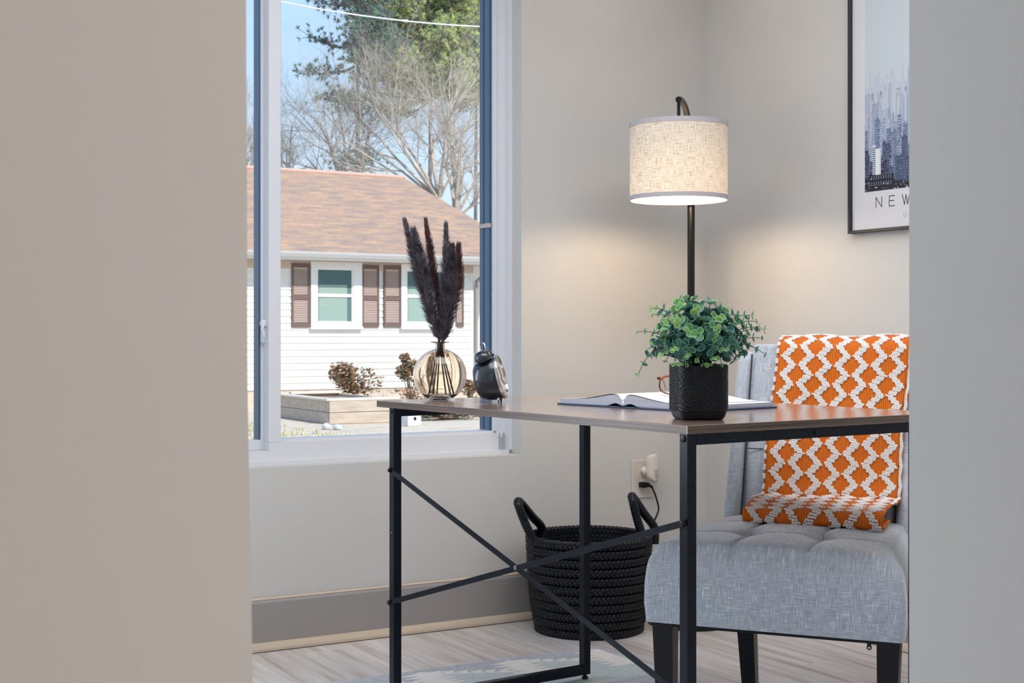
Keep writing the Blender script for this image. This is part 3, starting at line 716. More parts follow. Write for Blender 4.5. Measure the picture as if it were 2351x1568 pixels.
# plug-in air freshener
fp, fz = on_q(1497, 1072, -0.045)
fresh = empty('plug_in_air_freshener', W(fp, -0.045, fz), TH, 'white plug-in air freshener in the upper outlet socket', 'air freshener')
m = MB(); secs = []
for i in range(13):
    t = i/12; z = -0.046+0.092*t; wd_ = 0.0215*(1-(abs(2*t-1))**5)**0.5*(0.80+0.25*t)+0.001; dp = 0.040*(1-(abs(2*t-1))**6)**0.5*(0.75+0.2*t)+0.002
    secs.append((section(0.004*t, -0.020+0.004*(1-t), wd_, dp, 24, 2.8), z))
loft(m, secs); fb = m.build('body', M_whiteplastic, fresh, smooth=True, angle=60)
m = MB(); m.tube([(-0.008, 0.030, -0.016), (-0.004, 0.012, -0.012), (0, 0.004, -0.008)], [0.016, 0.015, 0.013], 20); m.build('plug_neck', M_whiteplastic, fresh, smooth=True, angle=50)
m = MB(); m.lathe([(0.001, -0.052), (0.011, -0.050), (0.0135, -0.044), (0.0135, -0.030)], 20, (0.006, -0.002, 0)); m.build('refill', flat('refill_plastic', srgb(190,184,176), 0.3), fresh, smooth=True)
m = MB(); m.box((0.004, -0.0215, -0.010), (0.014, 0.003, 0.0025)); m.lathe([(0.0005, 0.0), (0.006, 0.0), (0.0065, 0.001)], 16); k0 = len(m.v)-48
m.v = m.v[:8] + [(x+0.004, -0.0205-z_, y*0.8-0.026) for x, y, z_ in m.v[8:]]; m.build('vent_button', flat('button_grey', srgb(176,170,164), 0.4), fresh)
# cord
kp, kz = on_q(1477, 1113, -0.02)
cord = empty('power_cord', W(kp, -0.02, kz), TH, 'black power cord plugged into the lower outlet socket', 'cord')
m = MB(); m.bbox((-0.011, -0.012, -0.009), (0.009, 0.012, 0.009), 0.002, 2); m.bbox((0.006, -0.016, -0.007), (0.016, 0.002, 0.007), 0.002, 2)
m.tube([(0.014, -0.012, -0.002), (0.026, -0.018, -0.008)], [0.0055, 0.0038], 12); m.build('plug', M_rubber, cord, smooth=True, angle=45)
def cl(px, py, q):
    p_, z_ = on_q(px, py, q); return Vector((p_-kp, q+0.02, z_-kz))
pts = smoothpts([Vector((0.022, -0.016, -0.006)), cl(1505, 1138, -0.04), cl(1512, 1168, -0.045), cl(1504, 1192, -0.05), cl(1494, 1212, -0.05), cl(1488, 1270, -0.045), Vector((0.02, -0.03, -kz+0.10)), Vector((0.10, -0.06, -kz+0.006)), Vector((0.2, -0.14, -kz+0.006))], 8)
m = MB(); m.tube(pts, 0.0030, 8); m.build('cable', M_rubber, cord, smooth=True)

# ================================================================== POTTED PLANT
PC = Vector((0.3535, 2.627, 0.75)); PA = math.radians(9.5)
plant = empty('potted_plant', PC, PA, 'green artificial eucalyptus plant in a square black textured pot on the desk corner', 'plant')
def rsq(hw, r, n_per=90):
    out = []
    cs = [(-1,-1), (1,-1), (1,1), (-1,1)]
    for i, (sx, sy) in enumerate(cs):
        cxx, cyy = sx*(hw-r), sy*(hw-r); a0 = math.atan2(sy, sx)-pi/4
        for k in range(14): a = a0+(pi/2)*k/13; out.append((cxx+r*math.cos(a), cyy+r*math.sin(a), math.cos(a), math.sin(a)))
        nx_, ny_ = cs[(i+1) % 4]; b0 = out[-1]; d = (nx_*(hw-r)-cxx, ny_*(hw-r)-cyy); L = n_per-14
        for k in range(1, L): out.append((b0[0]+d[0]*k/L, b0[1]+d[1]*k/L, b0[2], b0[3]))
    return out
HP = 0.1045; hwp = 0.0465
NPS = 165; ringp = rsq(hwp, 0.015, NPS); per = [0]
for i in range(len(ringp)): a_ = ringp[i]; b_ = ringp[(i+1) % len(ringp)]; per.append(per[-1]+math.hypot(b_[0]-a_[0], b_[1]-a_[1]))
m = MB(); n = len(ringp); NZ = 150; vs = []
def relief(u, z):
    # petals around scattered flower centres
    best = 9; bc = None
    per_ = per[-1]; cu, cz = 0.045, 0.044
    for i in range(-1, int(per_/cu)+2):
        for j in range(-1, 4):
            ccu = i*cu + (0.5*cu if j % 2 else 0); ccz = 0.012+j*cz*0.8; d = math.hypot(u-ccu, z-ccz)
            if d < best: best = d; bc = (u-ccu, z-ccz)
    r = math.hypot(*bc); a = math.atan2(bc[1], bc[0]); TR = 0.0068; ringi = int(r/TR); rm = (ringi+0.5)*TR; cnt = max(7, int(2*pi*rm/0.0043))
    fa = (a/(2*pi)*cnt + 0.5*(ringi % 2)) % 1.0; fr = (r/TR) % 1.0
    ea = min(fa, 1-fa)*2*pi*r/cnt; taper = 0.0016*(2*abs(fr-0.5))**2.0; er = min(fr, 1-fr)*TR*1.2
    e_ = min(max(0, ea-taper), er) if fr > 0.12 else min(ea, er)
    return 0.0013*math.exp(-(e_/0.00062)**2)-0.0004
zs = [0.017+(HP-0.019)*j/(NZ-1) for j in range(NZ)]
prf = [(0.0365, 0.0, 0), (0.0385, 0.0006, 0), (0.0412, 0.004, 0), (0.0434, 0.009, 0), (0.0446, 0.0140, 0), (0.0450, 0.0160, 0)]
for hw2, z, _ in prf:
    for x, y, nx_, ny_ in rsq(hw2, 0.015*hw2/hwp, NPS): vs.append((x, y, z))
for z in zs:
    for k, (x, y, nx_, ny_) in enumerate(ringp):
        d = relief(per[k], z); vs.append((x+nx_*(d+0.0004), y+ny_*(d+0.0004), z))
for hw2, z in ((0.0460, HP-0.0008), (0.0445, HP), (0.0435, HP-0.0006), (0.0430, HP-0.012), (0.001, HP-0.013)):
    for x, y, nx_, ny_ in rsq(hw2, 0.014*hw2/hwp, NPS): vs.append((x, y, z))
RR = len(vs)//n
m.add(vs, [(i*n+j, i*n+(j+1) % n, (i+1)*n+(j+1) % n, (i+1)*n+j) for i in range(RR-1) for j in range(n)] + [tuple(range(n-1, -1, -1))])
m.build('pot', spec(flat('matt_black_ceramic', srgb(14,18,25), 0.34), 0.35), plant, smooth=True, angle=50)
def leafmat(name, inner, rim):
    nb = NB(name); at_ = nb.n('ShaderNodeAttribute', attribute_name='radial'); nz = nb.noise(nb.coord('Object'), 120, 3)
    t = nb.math('ADD', at_.outputs['Fac'], nb.math('MULTIPLY', nb.math('SUBTRACT', nz, 0.5), 0.35))
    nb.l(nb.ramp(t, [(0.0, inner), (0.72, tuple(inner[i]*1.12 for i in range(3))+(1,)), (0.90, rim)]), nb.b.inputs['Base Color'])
    nb.set(Roughness=0.5); nb.b.inputs['Subsurface Weight'].default_value = 0.0
    tl_ = nb.n('ShaderNodeBsdfTranslucent'); mx_ = nb.n('ShaderNodeMixShader'); mx_.inputs[0].default_value = 0.18; tl_.inputs[0].default_value = rim
    nb.l(nb.b.outputs[0], mx_.inputs[1]); nb.l(tl_.outputs[0], mx_.inputs[2]); nb.l(mx_.outputs[0], nb.out.inputs[0]); return nb.m
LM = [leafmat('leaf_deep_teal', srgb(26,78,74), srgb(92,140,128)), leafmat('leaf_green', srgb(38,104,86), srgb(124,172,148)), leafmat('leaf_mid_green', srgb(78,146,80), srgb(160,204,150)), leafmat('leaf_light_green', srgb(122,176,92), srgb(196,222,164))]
def leafmesh(mat, i):
    rs_ = [(0.0, 0.0), (0.45, 0.0), (0.82, 0), (1.0, 0)]; vs = []; rad = []; K = 12
    vs.append((0.5, 0, 0)); rad.append(0.0)
    for r, _ in rs_[1:]:
        for k in range(K):
            a = 2*pi*k/K; x = 0.5+0.5*r*math.cos(a); y = 0.46*r*math.sin(a)*(1+0.12*math.cos(a))
            z = 0.16*r*r*(0.6+0.4*math.sin(a)**2) - 0.05*math.cos(a)*r*r; vs.append((x, y, z)); rad.append(r)
    fs = [(0, 1+k, 1+(k+1) % K) for k in range(K)]
    for j in range(2): fs += [(1+j*K+k, 1+(j+1)*K+k, 1+(j+1)*K+(k+1) % K, 1+j*K+(k+1) % K) for k in range(K)]
    me = bpy.data.meshes.new('leaf_%d' % i); me.from_pydata(vs, [], fs); me.materials.append(mat)
    at_ = me.attributes.new('radial', 'FLOAT', 'POINT'); at_.data.foreach_set('value', rad)
    me.polygons.foreach_set('use_smooth', [True]*len(me.polygons)); return me
LME = [leafmesh(mm_, i) for i, mm_ in enumerate(LM)]
M_stem = flat('plant_stem', srgb(62,68,52), 0.6)
rnd = random.Random(11)
def pp(px, py, dy=0.0):          # pixel -> plant local, at the plant's depth + dy
    w = at(px, py, PC.y+dy) - PC; return Matrix.Rotation(-PA, 3, 'Z') @ w
targets = [  # (px, py, depth offset) sprig tips seen in the photograph
 (1466,762,.02), (1466,858,-.01), (1497,708,.0), (1502,722,.02), (1553,690,-.01), (1574,687,.01), (1589,692,.02), (1637,693,-.01), (1562,702,-.03), (1598,712,-.04),
 (1654,712,.0), (1667,710,.03), (1692,722,-.01), (1702,735,-.03), (1724,724,.02), (1733,738,.0), (1740,752,-.02), (1752,756,.01), (1746,776,-.02), (1754,812,.0),
 (1735,800,-.03), (1487,802,.0), (1500,788,-.03), (1510,750,-.04), (1522,760,.03), (1530,738,-.05), (1556,740,-.07), (1580,760,-.08), (1645,752,-.08), (1640,775,-.09),
 (1600,765,-.10), (1550,800,-.08), (1580,815,-.09), (1560,832,-.085), (1660,800,-.09), (1690,790,-.07), (1690,815,-.05), (1710,770,-.05), (1612,735,-.02), (1622,720,.05),
 (1548,832,-.045), (1578,834,-.05), (1622,832,-.05), (1656,834,-.045), (1600,822,-.06), (1682,826,-.02), (1530,826,-.02),
 (1540,715,.03), (1570,725,.05), (1680,745,.05), (1650,730,-.06), (1520,812,-.05), (1640,820,-.095), (1606,700,.03), (1710,812,.02), (1535,775,.06), (1670,770,.07)]
nleaf = 0; stems = []; rear = MB(); rear_rad = []; is_rear = False
def put(g, par, M):
    global nleaf
    if is_rear or nleaf >= 300:
        me = LME[g]; rear.cur = g; rear.add([M @ v.co for v in me.vertices], [tuple(f.vertices) for f in me.polygons]); rear_rad.extend(a_.value for a_ in me.attributes['radial'].data)
    else: inst('leaf', LME[g], par, M); nleaf += 1
for ti, (tx, ty, td) in enumerate(targets):
    end = pp(tx, ty, td); a0 = math.atan2(end.y, end.x)
    b0 = Vector((math.cos(a0)*rnd.uniform(0.004, 0.022), math.sin(a0)*rnd.uniform(0.004, 0.022), HP-0.014))
    horiz = Vector((end.x, end.y, 0))
    top = max(end.z, HP+0.03) + (0.028 if end.z < HP+0.045 else 0.006)
    c1 = b0 + Vector((horiz.x*0.08, horiz.y*0.08, (top-HP)*0.75)); c2 = Vector((end.x*0.62, end.y*0.62, top))
    if end.z < HP+0.005: c2 = Vector((end.x*0.75, end.y*0.75, HP+0.055)); c1 = b0+Vector((horiz.x*.2, horiz.y*.2, 0.05))
    pts = bez(b0, c1, c2, end, 16)
    mb2 = MB(); mb2.tube(pts, [0.0012-0.0006*i/16 for i in range(17)], 5); st_o = mb2.build('stem', M_stem, plant, smooth=True)
    L = sum((pts[i+1]-pts[i]).length for i in range(16)); npair = 4 if L < 0.085 else 5
    extreme = abs(tx-1610) > 95
    if extreme: npair = 5
    for k in range(npair):
        is_rear = td > 0.0 and not (abs(tx-1610) > 105)
        t = 1.0 - k*(0.125 if extreme else 0.14); 
        if t < 0.28: break
        i_ = min(15, int(t*16)); p = pts[i_].lerp(pts[i_+1], t*16-i_) if i_ < 16 else pts[16]
        d = (pts[min(16, i_+1)]-pts[max(0, i_-1)]).normalized()
        nrm = d.orthogonal().normalized(); nrm = Matrix.Rotation(k*pi/2+rnd.uniform(-.6, .6)+ti, 3, d) @ nrm
        size = (0.0102 + 0.0034*k + rnd.uniform(-.001, .0024)) * (0.86 if extreme else 1.05)
        size = min(size, 0.0205)
        hz = (p.z-HP)/0.11
        for sg in (-1, 1):
            side = (nrm*sg + d*0.45).normalized(); upv = d.cross(side).normalized(); zz = side.cross(upv)
            zz = (zz + Vector((rnd.uniform(-.35, .35), rnd.uniform(-.5, .15), rnd.uniform(-.3, .3)))).normalized()
            yy = zz.cross(side).normalized(); zz = side.cross(yy).normalized()
            M = Matrix((( side.x, yy.x, zz.x), (side.y, yy.y, zz.y), (side.z, yy.z, zz.z))).to_4x4()
            M = Matrix.Translation(p) @ M @ Matrix.Diagonal((size, size, size, 1))
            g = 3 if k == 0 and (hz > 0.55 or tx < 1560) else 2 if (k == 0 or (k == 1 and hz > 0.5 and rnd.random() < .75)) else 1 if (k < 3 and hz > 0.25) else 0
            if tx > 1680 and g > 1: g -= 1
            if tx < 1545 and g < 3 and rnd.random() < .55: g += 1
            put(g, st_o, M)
        if k == 0:
            M = Matrix.Translation(p) @ d.to_track_quat('X', 'Z').to_matrix().to_4x4() @ Matrix.Diagonal((size*.8,)*3+(1,)); put(3 if g >= 2 else 2, st_o, M)
ro_ = rear.build('rear_leaves', LM, plant, smooth=True); at_ = ro_.data.attributes.new('radial', 'FLOAT', 'POINT'); at_.data.foreach_set('value', rear_rad); stuff(ro_)
# dense inner foliage that cannot be told apart leaf by leaf
fol = MB(); rad = []; cols = []
for i in range(420):
    a = rnd.uniform(0, 2*pi); rr = rnd.uniform(0.004, 0.084); z = HP+0.004+rnd.uniform(0.0, 0.088)*(1-(rr/0.100)**2)
    if rr > 0.052: z += 0.010+0.012*rnd.random()
    p = Vector((rr*math.cos(a), rr*math.sin(a), z)); s_ = rnd.uniform(0.011, 0.019)
    R = Matrix.Rotation(rnd.uniform(0, 2*pi), 4, 'Z') @ Matrix.Rotation(rnd.uniform(-1.2, 1.2), 4, 'X') @ Matrix.Rotation(rnd.uniform(-.8, .8), 4, 'Y')
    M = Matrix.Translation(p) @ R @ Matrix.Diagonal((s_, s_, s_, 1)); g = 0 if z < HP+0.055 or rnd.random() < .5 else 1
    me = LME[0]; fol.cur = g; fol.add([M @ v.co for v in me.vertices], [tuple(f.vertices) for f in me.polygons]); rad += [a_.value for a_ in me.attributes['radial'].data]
fo = fol.build('inner_foliage', LM[:2], plant, smooth=True); at_ = fo.data.attributes.new('radial', 'FLOAT', 'POINT'); at_.data.foreach_set('value', rad); stuff(fo)
m = MB()
for i in range(34):
    a = rnd.uniform(0, 2*pi); r0 = rnd.uniform(0, 0.028); p0 = Vector((r0*math.cos(a), r0*math.sin(a), HP-0.014)); p1 = Vector((p0.x*1.9+rnd.uniform(-.006, .006), p0.y*1.9, HP+rnd.uniform(0.03, 0.06)))
    m.tube([p0, p0.lerp(p1, .5)+Vector((0,0,.003)), p1], 0.0008, 4)
stuff(m.build('inner_stems', flat('dark_stem', srgb(40,46,42), 0.6), plant))
m = MB(); m.lathe([(0.036, HP-0.0135), (0.03, HP-0.011), (0.001, HP-0.010)], 24, cap_lo=False); m.build('potting_moss', mottled('dark_moss', srgb(30,34,28), srgb(58,60,44), 90, 0.95, 0.6), plant, smooth=True)

# ================================================================== VASE + PLUMES
VX, VY = -0.1765, 3.392; VR = 0.0655; VZ = 0.0608
vase = empty('glass_vase', (VX, VY, 0.75), 0, 'round smoky amber glass bottle vase at the left end of the desk', 'vase')
nb = NB('smoky_amber_glass'); nb.set(Base_Color=(0.88, 0.79, 0.69, 1), Roughness=0.01, IOR=1.45); nb.b.inputs['Transmission Weight'].default_value = 1.0
gm = nb.m
outer = []; 
for i in range(28):
    a = -pi/2*0.72 + (pi/2*0.72 + pi/2*0.89)*i/27; outer.append((VR*math.cos(a), VZ+VR*0.985*math.sin(a)))
z_neck = outer[-1][1]
outer = [(0.001, 0.0028), (0.012, 0.0024), (0.020, 0.0004), (0.0262, 0.0008)] + outer + [(0.0125, z_neck+0.004), (0.0118, z_neck+0.009), (0.0122, 0.1385), (0.0222, 0.1400), (0.0226, 0.1416), (0.0218, 0.1426)]
inner = [(r-0.0034 if r > 0.02 else max(0.0090, r-0.003), z) for r, z in outer[5:-3]]
inner = [(r, z) for r, z in inner if z > 0.010]
inner = [(0.001, 0.0105)] + inner
prof = outer + [(0.0105, 0.1418)] + inner[::-1]
m = MB(); m.lathe(prof, 72, cap_lo=True, cap_hi=True); m.build('glass_body', gm, vase, smooth=True, angle=50)
M_plume = mottled('dark_plume', srgb(56,52,58), srgb(120,112,122), 40, 0.5, hi=0.65)
M_plume_r = mottled('reddish_dark_plume', srgb(56,34,38), srgb(112,76,80), 40, 0.5)
M_pstem = flat('dark_plume_stem', srgb(44,26,24), 0.5)
def vp(px, py, dy=0.0): return at(px, py, VY+dy) - Vector((VX, VY, 0.75))
def vz(px, py, dy=0): return vp(px, py, dy)
plumes = [ # tip, mid, base start of hair, foot in vase, depth offsets, plume radius, label, material
 ((930,509), (955,610), (1003,765), (984,912), 0.010, 0.0135, 'dark dried grass plume leaning furthest left in the glass vase, thin tip', M_plume),
 ((950,530), (972,640), (1008,778), (994,913), -0.012, 0.0190, 'thick dark dried grass plume, second from the left in the vase', M_plume),
 ((978,509), (993,620), (1012,720), (1003,913), 0.014, 0.0120, 'upright reddish dark plume in the middle of the vase, tallest of the centre', M_plume_r),
 ((1024,519), (1024,640), (1017,775), (1024,908), 0.012, 0.0135, 'narrow dark plume with pointed tip right of the middle of the vase', M_plume),
 ((1037,567), (1030,660), (1016,785), (1034,908), -0.014, 0.0190, 'shorter thick dark plume with grey-violet tip, right front of the vase', M_plume),
 ((1053,566), (1045,665), (1018,782), (1042,906), 0.004, 0.0160, 'rightmost dark reddish plume in the glass vase', M_plume_r)]
for pi_, (tip, mid, bs, foot, dd, pr, lab, mat) in enumerate(plumes):
    ro = random.Random(40+pi_)
    pe = empty('dried_plume', (VX, VY, 0.75), 0, lab, 'dried grass', 'dried grass plumes in the glass vase')
    neck = Vector(((pi_-2.5)*0.0024, dd*0.25, 0.139)); ft = vz(foot[0], foot[1], dd*0.8); ft.z = max(ft.z, 0.0135)
    rr = math.hypot(ft.x, ft.y); 
    low = Vector((neck.x*1.2, neck.y, 0.115)); kn = ft.lerp(low, 0.72)
    T = vz(tip[0], tip[1], dd*2.4); Mi = vz(mid[0], mid[1], dd*1.8); Bs = vz(bs[0], bs[1], dd)
    path = smoothpts([ft, kn, low, neck, Bs.lerp(Vector((Bs.x, Bs.y, max(Bs.z, 0.150))), 1), Mi, T], 8)
    m = MB(); m.tube(path[:34], 0.0019, 6); m.build('stem', M_pstem, pe, smooth=True)
    hp = smoothpts([Bs, Bs.lerp(Mi, 0.5)+Vector((0, 0, 0)), Mi, Mi.lerp(T, 0.5)+Vector((0.001, 0, 0.001)), T], 10); K = len(hp)-1
    m = MB()
    prf = lambda t: (0.50+0.50*min(1, t/0.15))*(1 if t < 0.5 else 1-0.72*((t-0.5)/0.5)**1.3)
    m.tube(hp[:-1], [max(0.0008, pr*0.42*prf(i/K)) for i in range(K)], 7)
    pr *= 1.22; nh = int(1700*(pr/0.015))
    for h in range(nh):
        t = ro.random()**0.92; x = t*K; i = min(K-1, int(x)); p = hp[i].lerp(hp[i+1], x-i); d = (hp[i+1]-hp[i]).normalized()
        o_ = d.orthogonal().normalized(); o_ = Matrix.Rotation(ro.uniform(0, 2*pi), 3, d) @ o_
        R = pr*prf(t); Lh = ro.uniform(0.015, 0.027)*(0.55+0.45*prf(t)); sp = min(0.95, R*1.15/Lh)
        b = p+o_*R*0.18; e = p + o_*R*ro.uniform(0.70, 1.30) + d*Lh*ro.uniform(0.75, 1.1); mdl = b.lerp(e, 0.55)+o_*R*0.14
        w = d.cross(o_)*ro.uniform(0.00045, 0.0008); w2 = o_.cross(w).normalized()*0.0004
        m.add([b-w, b+w, mdl+w*0.8, mdl-w*0.8, e], [(0,1,2,3), (3,2,4)])
        m.add([b-w2, b+w2, mdl+w2, mdl-w2, e], [(0,1,2,3), (3,2,4)])
    stuff(m.build('bristles', mat, pe))

# ================================================================== ALARM CLOCK
ck = at(1125, 868, 3.28); KR = 0.0515
clock = empty('alarm_clock', (ck.x, ck.y, 0.75), math.radians(-9), 'small dark blue-grey twin-bell alarm clock turned sideways beside the vase', 'clock')
M_clk = flat('dark_blue_enamel', srgb(22,33,48), 0.25); M_clk.node_tree.nodes['Principled BSDF'].inputs['Coat Weight'].default_value = 0.5
MT = Matrix.Translation((0.0, 0, 0.0545)) @ Matrix.Rotation(math.radians(-13), 4, 'Y') @ Matrix.Rotation(pi/2, 4, 'Y')
def cbuild(mb, name, mat, par=clock, **k):
    mb.v = [tuple(MT @ Vector(v)) for v in mb.v]; return mb.build(name, mat, par, **k)
m = MB(); m.lathe([(0.001, -0.036), (0.020, -0.036), (0.034, -0.033), (0.043, -0.026), (0.0485, -0.012), (KR, 0.004), (KR, 0.022), (0.0500, 0.026)], 56); body = cbuild(m, 'case', M_clk, smooth=True, angle=50)
m = MB(); m.lathe([(0.0490, 0.024), (KR+0.0012, 0.024), (KR+0.002, 0.027), (KR+0.0005, 0.0305), (0.0478, 0.0310), (0.0472, 0.026)], 56, cap_lo=False, cap_hi=False); cbuild(m, 'bezel', M_chrome, smooth=True, angle=60)
m = MB(); m.lathe([(0.001, 0.0262), (0.048, 0.0262), (0.048, 0.0255)], 48, cap_lo=False); face = cbuild(m, 'dial', flat('pale_dial', srgb(214,208,200), 0.5))
m = MB(); m.box((-0.012, 0.004, 0.0270), (0.028, 0.0028, 0.0008), rz=0.4); m.box((0.010, 0.010, 0.0274), (0.0022, 0.034, 0.0008), rz=-0.5)
for k in range(12): a = k*pi/6; m.box((0.040*math.cos(a), 0.040*math.sin(a), 0.0266), (0.006, 0.0018, 0.0006), rz=a)
cbuild(m, 'hands_and_ticks', M_screw, face)
for k, sy in enumerate((-1, 1)):
    m = MB(); m.lathe([(0.0195, 0.0), (0.0205, 0.002), (0.0190, 0.010), (0.0135, 0.0165), (0.006, 0.019), (0.001, 0.0195)], 32)
    R = Matrix.Translation((0, 0, 0.0545)) @ Matrix.Rotation(math.radians(-13), 4, 'Y') @ Matrix.Translation((-0.001, 0, 0)) @ Matrix.Rotation(math.radians(-sy*26), 4, 'X') @ Matrix.Translation((0, 0, KR+0.003))
    m.v = [tuple(R @ Vector(v)) for v in m.v]; bo = m.build('bell', M_clk, clock, smooth=True, angle=60)
    m = MB(); m.tube([(0,0,-0.006), (0,0,0.001)], 0.003, 10); m.v = [tuple(R @ Vector(v)) for v in m.v]; m.build('bell_post', M_chrome, bo)
RH = Matrix.Translation((0, 0, 0.0545)) @ Matrix.Rotation(math.radians(-13), 4, 'Y') @ Matrix.Rotation(math.radians(36), 4, 'Z')
m = MB(); m.tube([RH @ Vector(v) for v in smoothpts([(0, -0.013, KR+0.016), (0, -0.014, KR+0.024), (0, -0.010, KR+0.034), (0, 0, KR+0.038), (0, 0.010, KR+0.034), (0, 0.014, KR+0.024), (0, 0.013, KR+0.016)], 5)], 0.0016, 10)
m.build('handle', M_chrome, clock, smooth=True)
for y in (-0.013, 0.013):
    a = Vector((0.022, y, 0.018)); b = Vector((0.024, y*1.45, 0.0005)); m = MB(); m.tube([a, a.lerp(b, .5), b], [0.0032, 0.0036, 0.0016], 10); m.build('foot', M_chrome if y < 0 else M_screw, clock, smooth=True)

# ================================================================== BOOK + GLASSES
BA = math.radians(40); bo_ = Vector((0.376, 2.850, 0.7502))
book = empty('open_book', bo_, BA, 'large open hardback book with blue cover lying on the desk behind the plant', 'book')
M_cover = flat('dark_blue_cover', srgb(34,58,96), 0.4)
nb = NB('page_edges'); f = nb.noise(nb.coord('Object', (4, 4, 900)), 1.0, 2); nb.l(nb.ramp(f, [(0.3, srgb(164,166,182)), (0.7, srgb(214,216,226))]), nb.b.inputs['Base Color']); nb.set(Roughness=0.8); M_page = nb.m
M_pagetop = flat('page_paper', srgb(232,231,234), 0.7)
SP = 0.2166; BL = 0.265; BW = 0.425
m = MB(); m.bbox((0, 0, 0), (BL, SP-0.006, 0.0032), 0.001); m.bbox((0, SP+0.006, 0), (BL, BW, 0.0032), 0.001); m.bbox((0.0, SP-0.008, 0.0002), (BL, SP+0.008, 0.0022), 0.0008)
m.build('cover', M_cover, book)
def pagetop(t):   # t distance from spine
    return 0.0062 + 0.0235*(1-math.exp(-t/0.007))*(math.exp(-(t/0.085)**2)*0.62+0.38*math.exp(-(t/0.30)**2)) + 0.0
for sg, W_, nm in ((-1, SP-0.006, 'right'), (1, BW-SP-0.006, 'left')):
    xs = [0.0+W_*(i/26)**1.4 for i in range(27)]
    top = [(SP+sg*(x+0.0008), pagetop(x)) for x in xs]
    bot = [(SP+sg*(x+0.0008), 0.0034 + 0.0062*math.exp(-((x-0.022)/0.016)**2)) for x in xs][::-1]
    n2 = len(top); vs = []; fs = []
    x0, x1 = 0.006, BL-0.006
    for X in (x0, x1):
        vs += [(X, y, z) for y, z in top] + [(X, y, z) for y, z in bot]
    K2 = 2*n2
    m = MB()
    m.add(vs, [(i, (i+1) % K2, K2+(i+1) % K2, K2+i) for i in range(K2)])
    for X_ in (0, K2): m.add([], [])
    for i in range(n2-1):
        for base_ in (0, K2): m.f.append((base_+i, base_+i+1, base_+K2-2-i, base_+K2-1-i)); m.mi.append(0)
    pb = m.build('page_block', M_page, book)
    m = MB(); m.grid(lambda a, b: (x0+0.0006+(x1-x0-0.0012)*b, SP+sg*(W_*(a)**1.4*0.995+0.001), pagetop(W_*(a)**1.4)+0.0006), 28, 3); m.build('top_page', M_pagetop, pb, smooth=True)
# a few pages lifted near the gutter
    m = MB()
    for kk, lift in enumerate((0.0012, 0.0026)):
        m.grid(lambda a, b: (x0+(x1-x0)*b, SP+sg*(0.004+W_*a*0.86), pagetop(0.004+W_*a*0.86)+lift*math.sin(min(1, a*1.15)*pi)**1.0*(1-a)+0.0008), 22, 2)
    stuff(m.build('loose_pages', M_pagetop, pb, smooth=True))
gx = at(1508, 870, 3.0)
GA = math.radians(-14); gl = empty('eyeglasses', (gx.x+0.068, 3.005, 0.7800), GA, 'tortoiseshell eyeglasses resting on the open book, mostly behind the pot', 'glasses')
M_tort = mottled('tortoiseshell', srgb(28,16,12), srgb(176,92,30), 70, 0.15, lo=0.42, hi=0.62)
GZ = 0.0205
for sg in (-1, 1):
    c = Vector((sg*0.0345, 0, GZ)); ptsr = []
    for k in range(36):
        a = 2*pi*k/36; ex_, ez_ = math.cos(a), math.sin(a)
        ptsr.append(c+Vector((0.0275*math.copysign(abs(ex_)**0.75, ex_), 0, 0.0195*math.copysign(abs(ez_)**0.8, ez_))))
    m = MB(); m.tube(ptsr, [0.0016 if math.sin(2*pi*k/36) < 0.3 else 0.0026 for k in range(36)], 8, closed=True); m.build('rim', M_tort, gl, smooth=True)
    m = MB(); m.add([p for p in ptsr], [tuple(range(36))]); m.build('lens', M_glass, gl)
    m = MB(); m.bbox((sg*0.060, -0.002, GZ+0.011), (sg*0.067, 0.004, GZ+0.0175), 0.001); m.build('hinge', M_tort, gl)
    m = MB(); m.tube([(sg*0.066, 0.003, GZ+0.014), (sg*0.0665, 0.06, GZ+0.012), (sg*0.066, 0.095, GZ+0.004), (sg*0.065, 0.125, GZ-0.014)], [0.0024, 0.002, 0.002, 0.0024], 8); m.build('temple', M_tort, gl, smooth=True)
m = MB(); m.tube([(-0.0075, 0, GZ+0.009), (0, -0.001, GZ+0.012), (0.0075, 0, GZ+0.009)], 0.002, 8); m.build('bridge', M_tort, gl, smooth=True)

# ================================================================== POSTER (flat print in a frame on the right wall)
FD = 0.022
q0, zb0 = on_p(1956.3, 537.8, -0.004)
def s_of(px, py=480, d=0.012): return q0 - on_p(px, py, -d)[0]
def z_of(px, py, d=0.012): return on_p(px, py, -d)[1]
poster = empty('framed_poster', W(-0.001, q0, zb0), TH-pi/2, 'black framed city skyline poster lettered NEW YORK on the right wall', 'poster')
# poster local axes: x = along the wall towards the camera, y = into the wall, z up
PH = 0.92
sN = s_of(2010.6, 476); pitch = (s_of(2072.5, 470)-sN)/2; NWID = s_of(2024, 476)-sN
tw = 7*pitch+NWID; PWD = 2*(sN+tw/2)
fw = 0.009; zi = z_of(1964.7, 526)-zb0
m = MB()
for a, b in (((0, -FD, 0), (fw, 0, PH)), ((PWD-fw, -FD, 0), (PWD, 0, PH)), ((fw, -FD, 0), (PWD-fw, 0, fw)), ((fw, -FD, PH-fw), (PWD-fw, 0, PH))): m.bbox(a, b, 0.001)
m.build('frame', flat('black_satin_frame', srgb(34,36,38), 0.3), poster)
M_pr = {}
def pr_mat(c): 
    if c not in M_pr: M_pr[c] = flat('print_%d' % len(M_pr), srgb(*c), 0.45)
    return M_pr[c]
m = MB(); m.box2((fw*0.8, -0.010, fw*0.8), (PWD-fw*0.8, -0.004, PH-fw*0.8)); m.build('paper', pr_mat((222,220,226)), poster)
si0 = s_of(1985.3, 441, 0.012); zi0 = z_of(1985.3, 441.7, 0.012)-zb0; si1 = PWD-si0; zi1 = PH-0.06
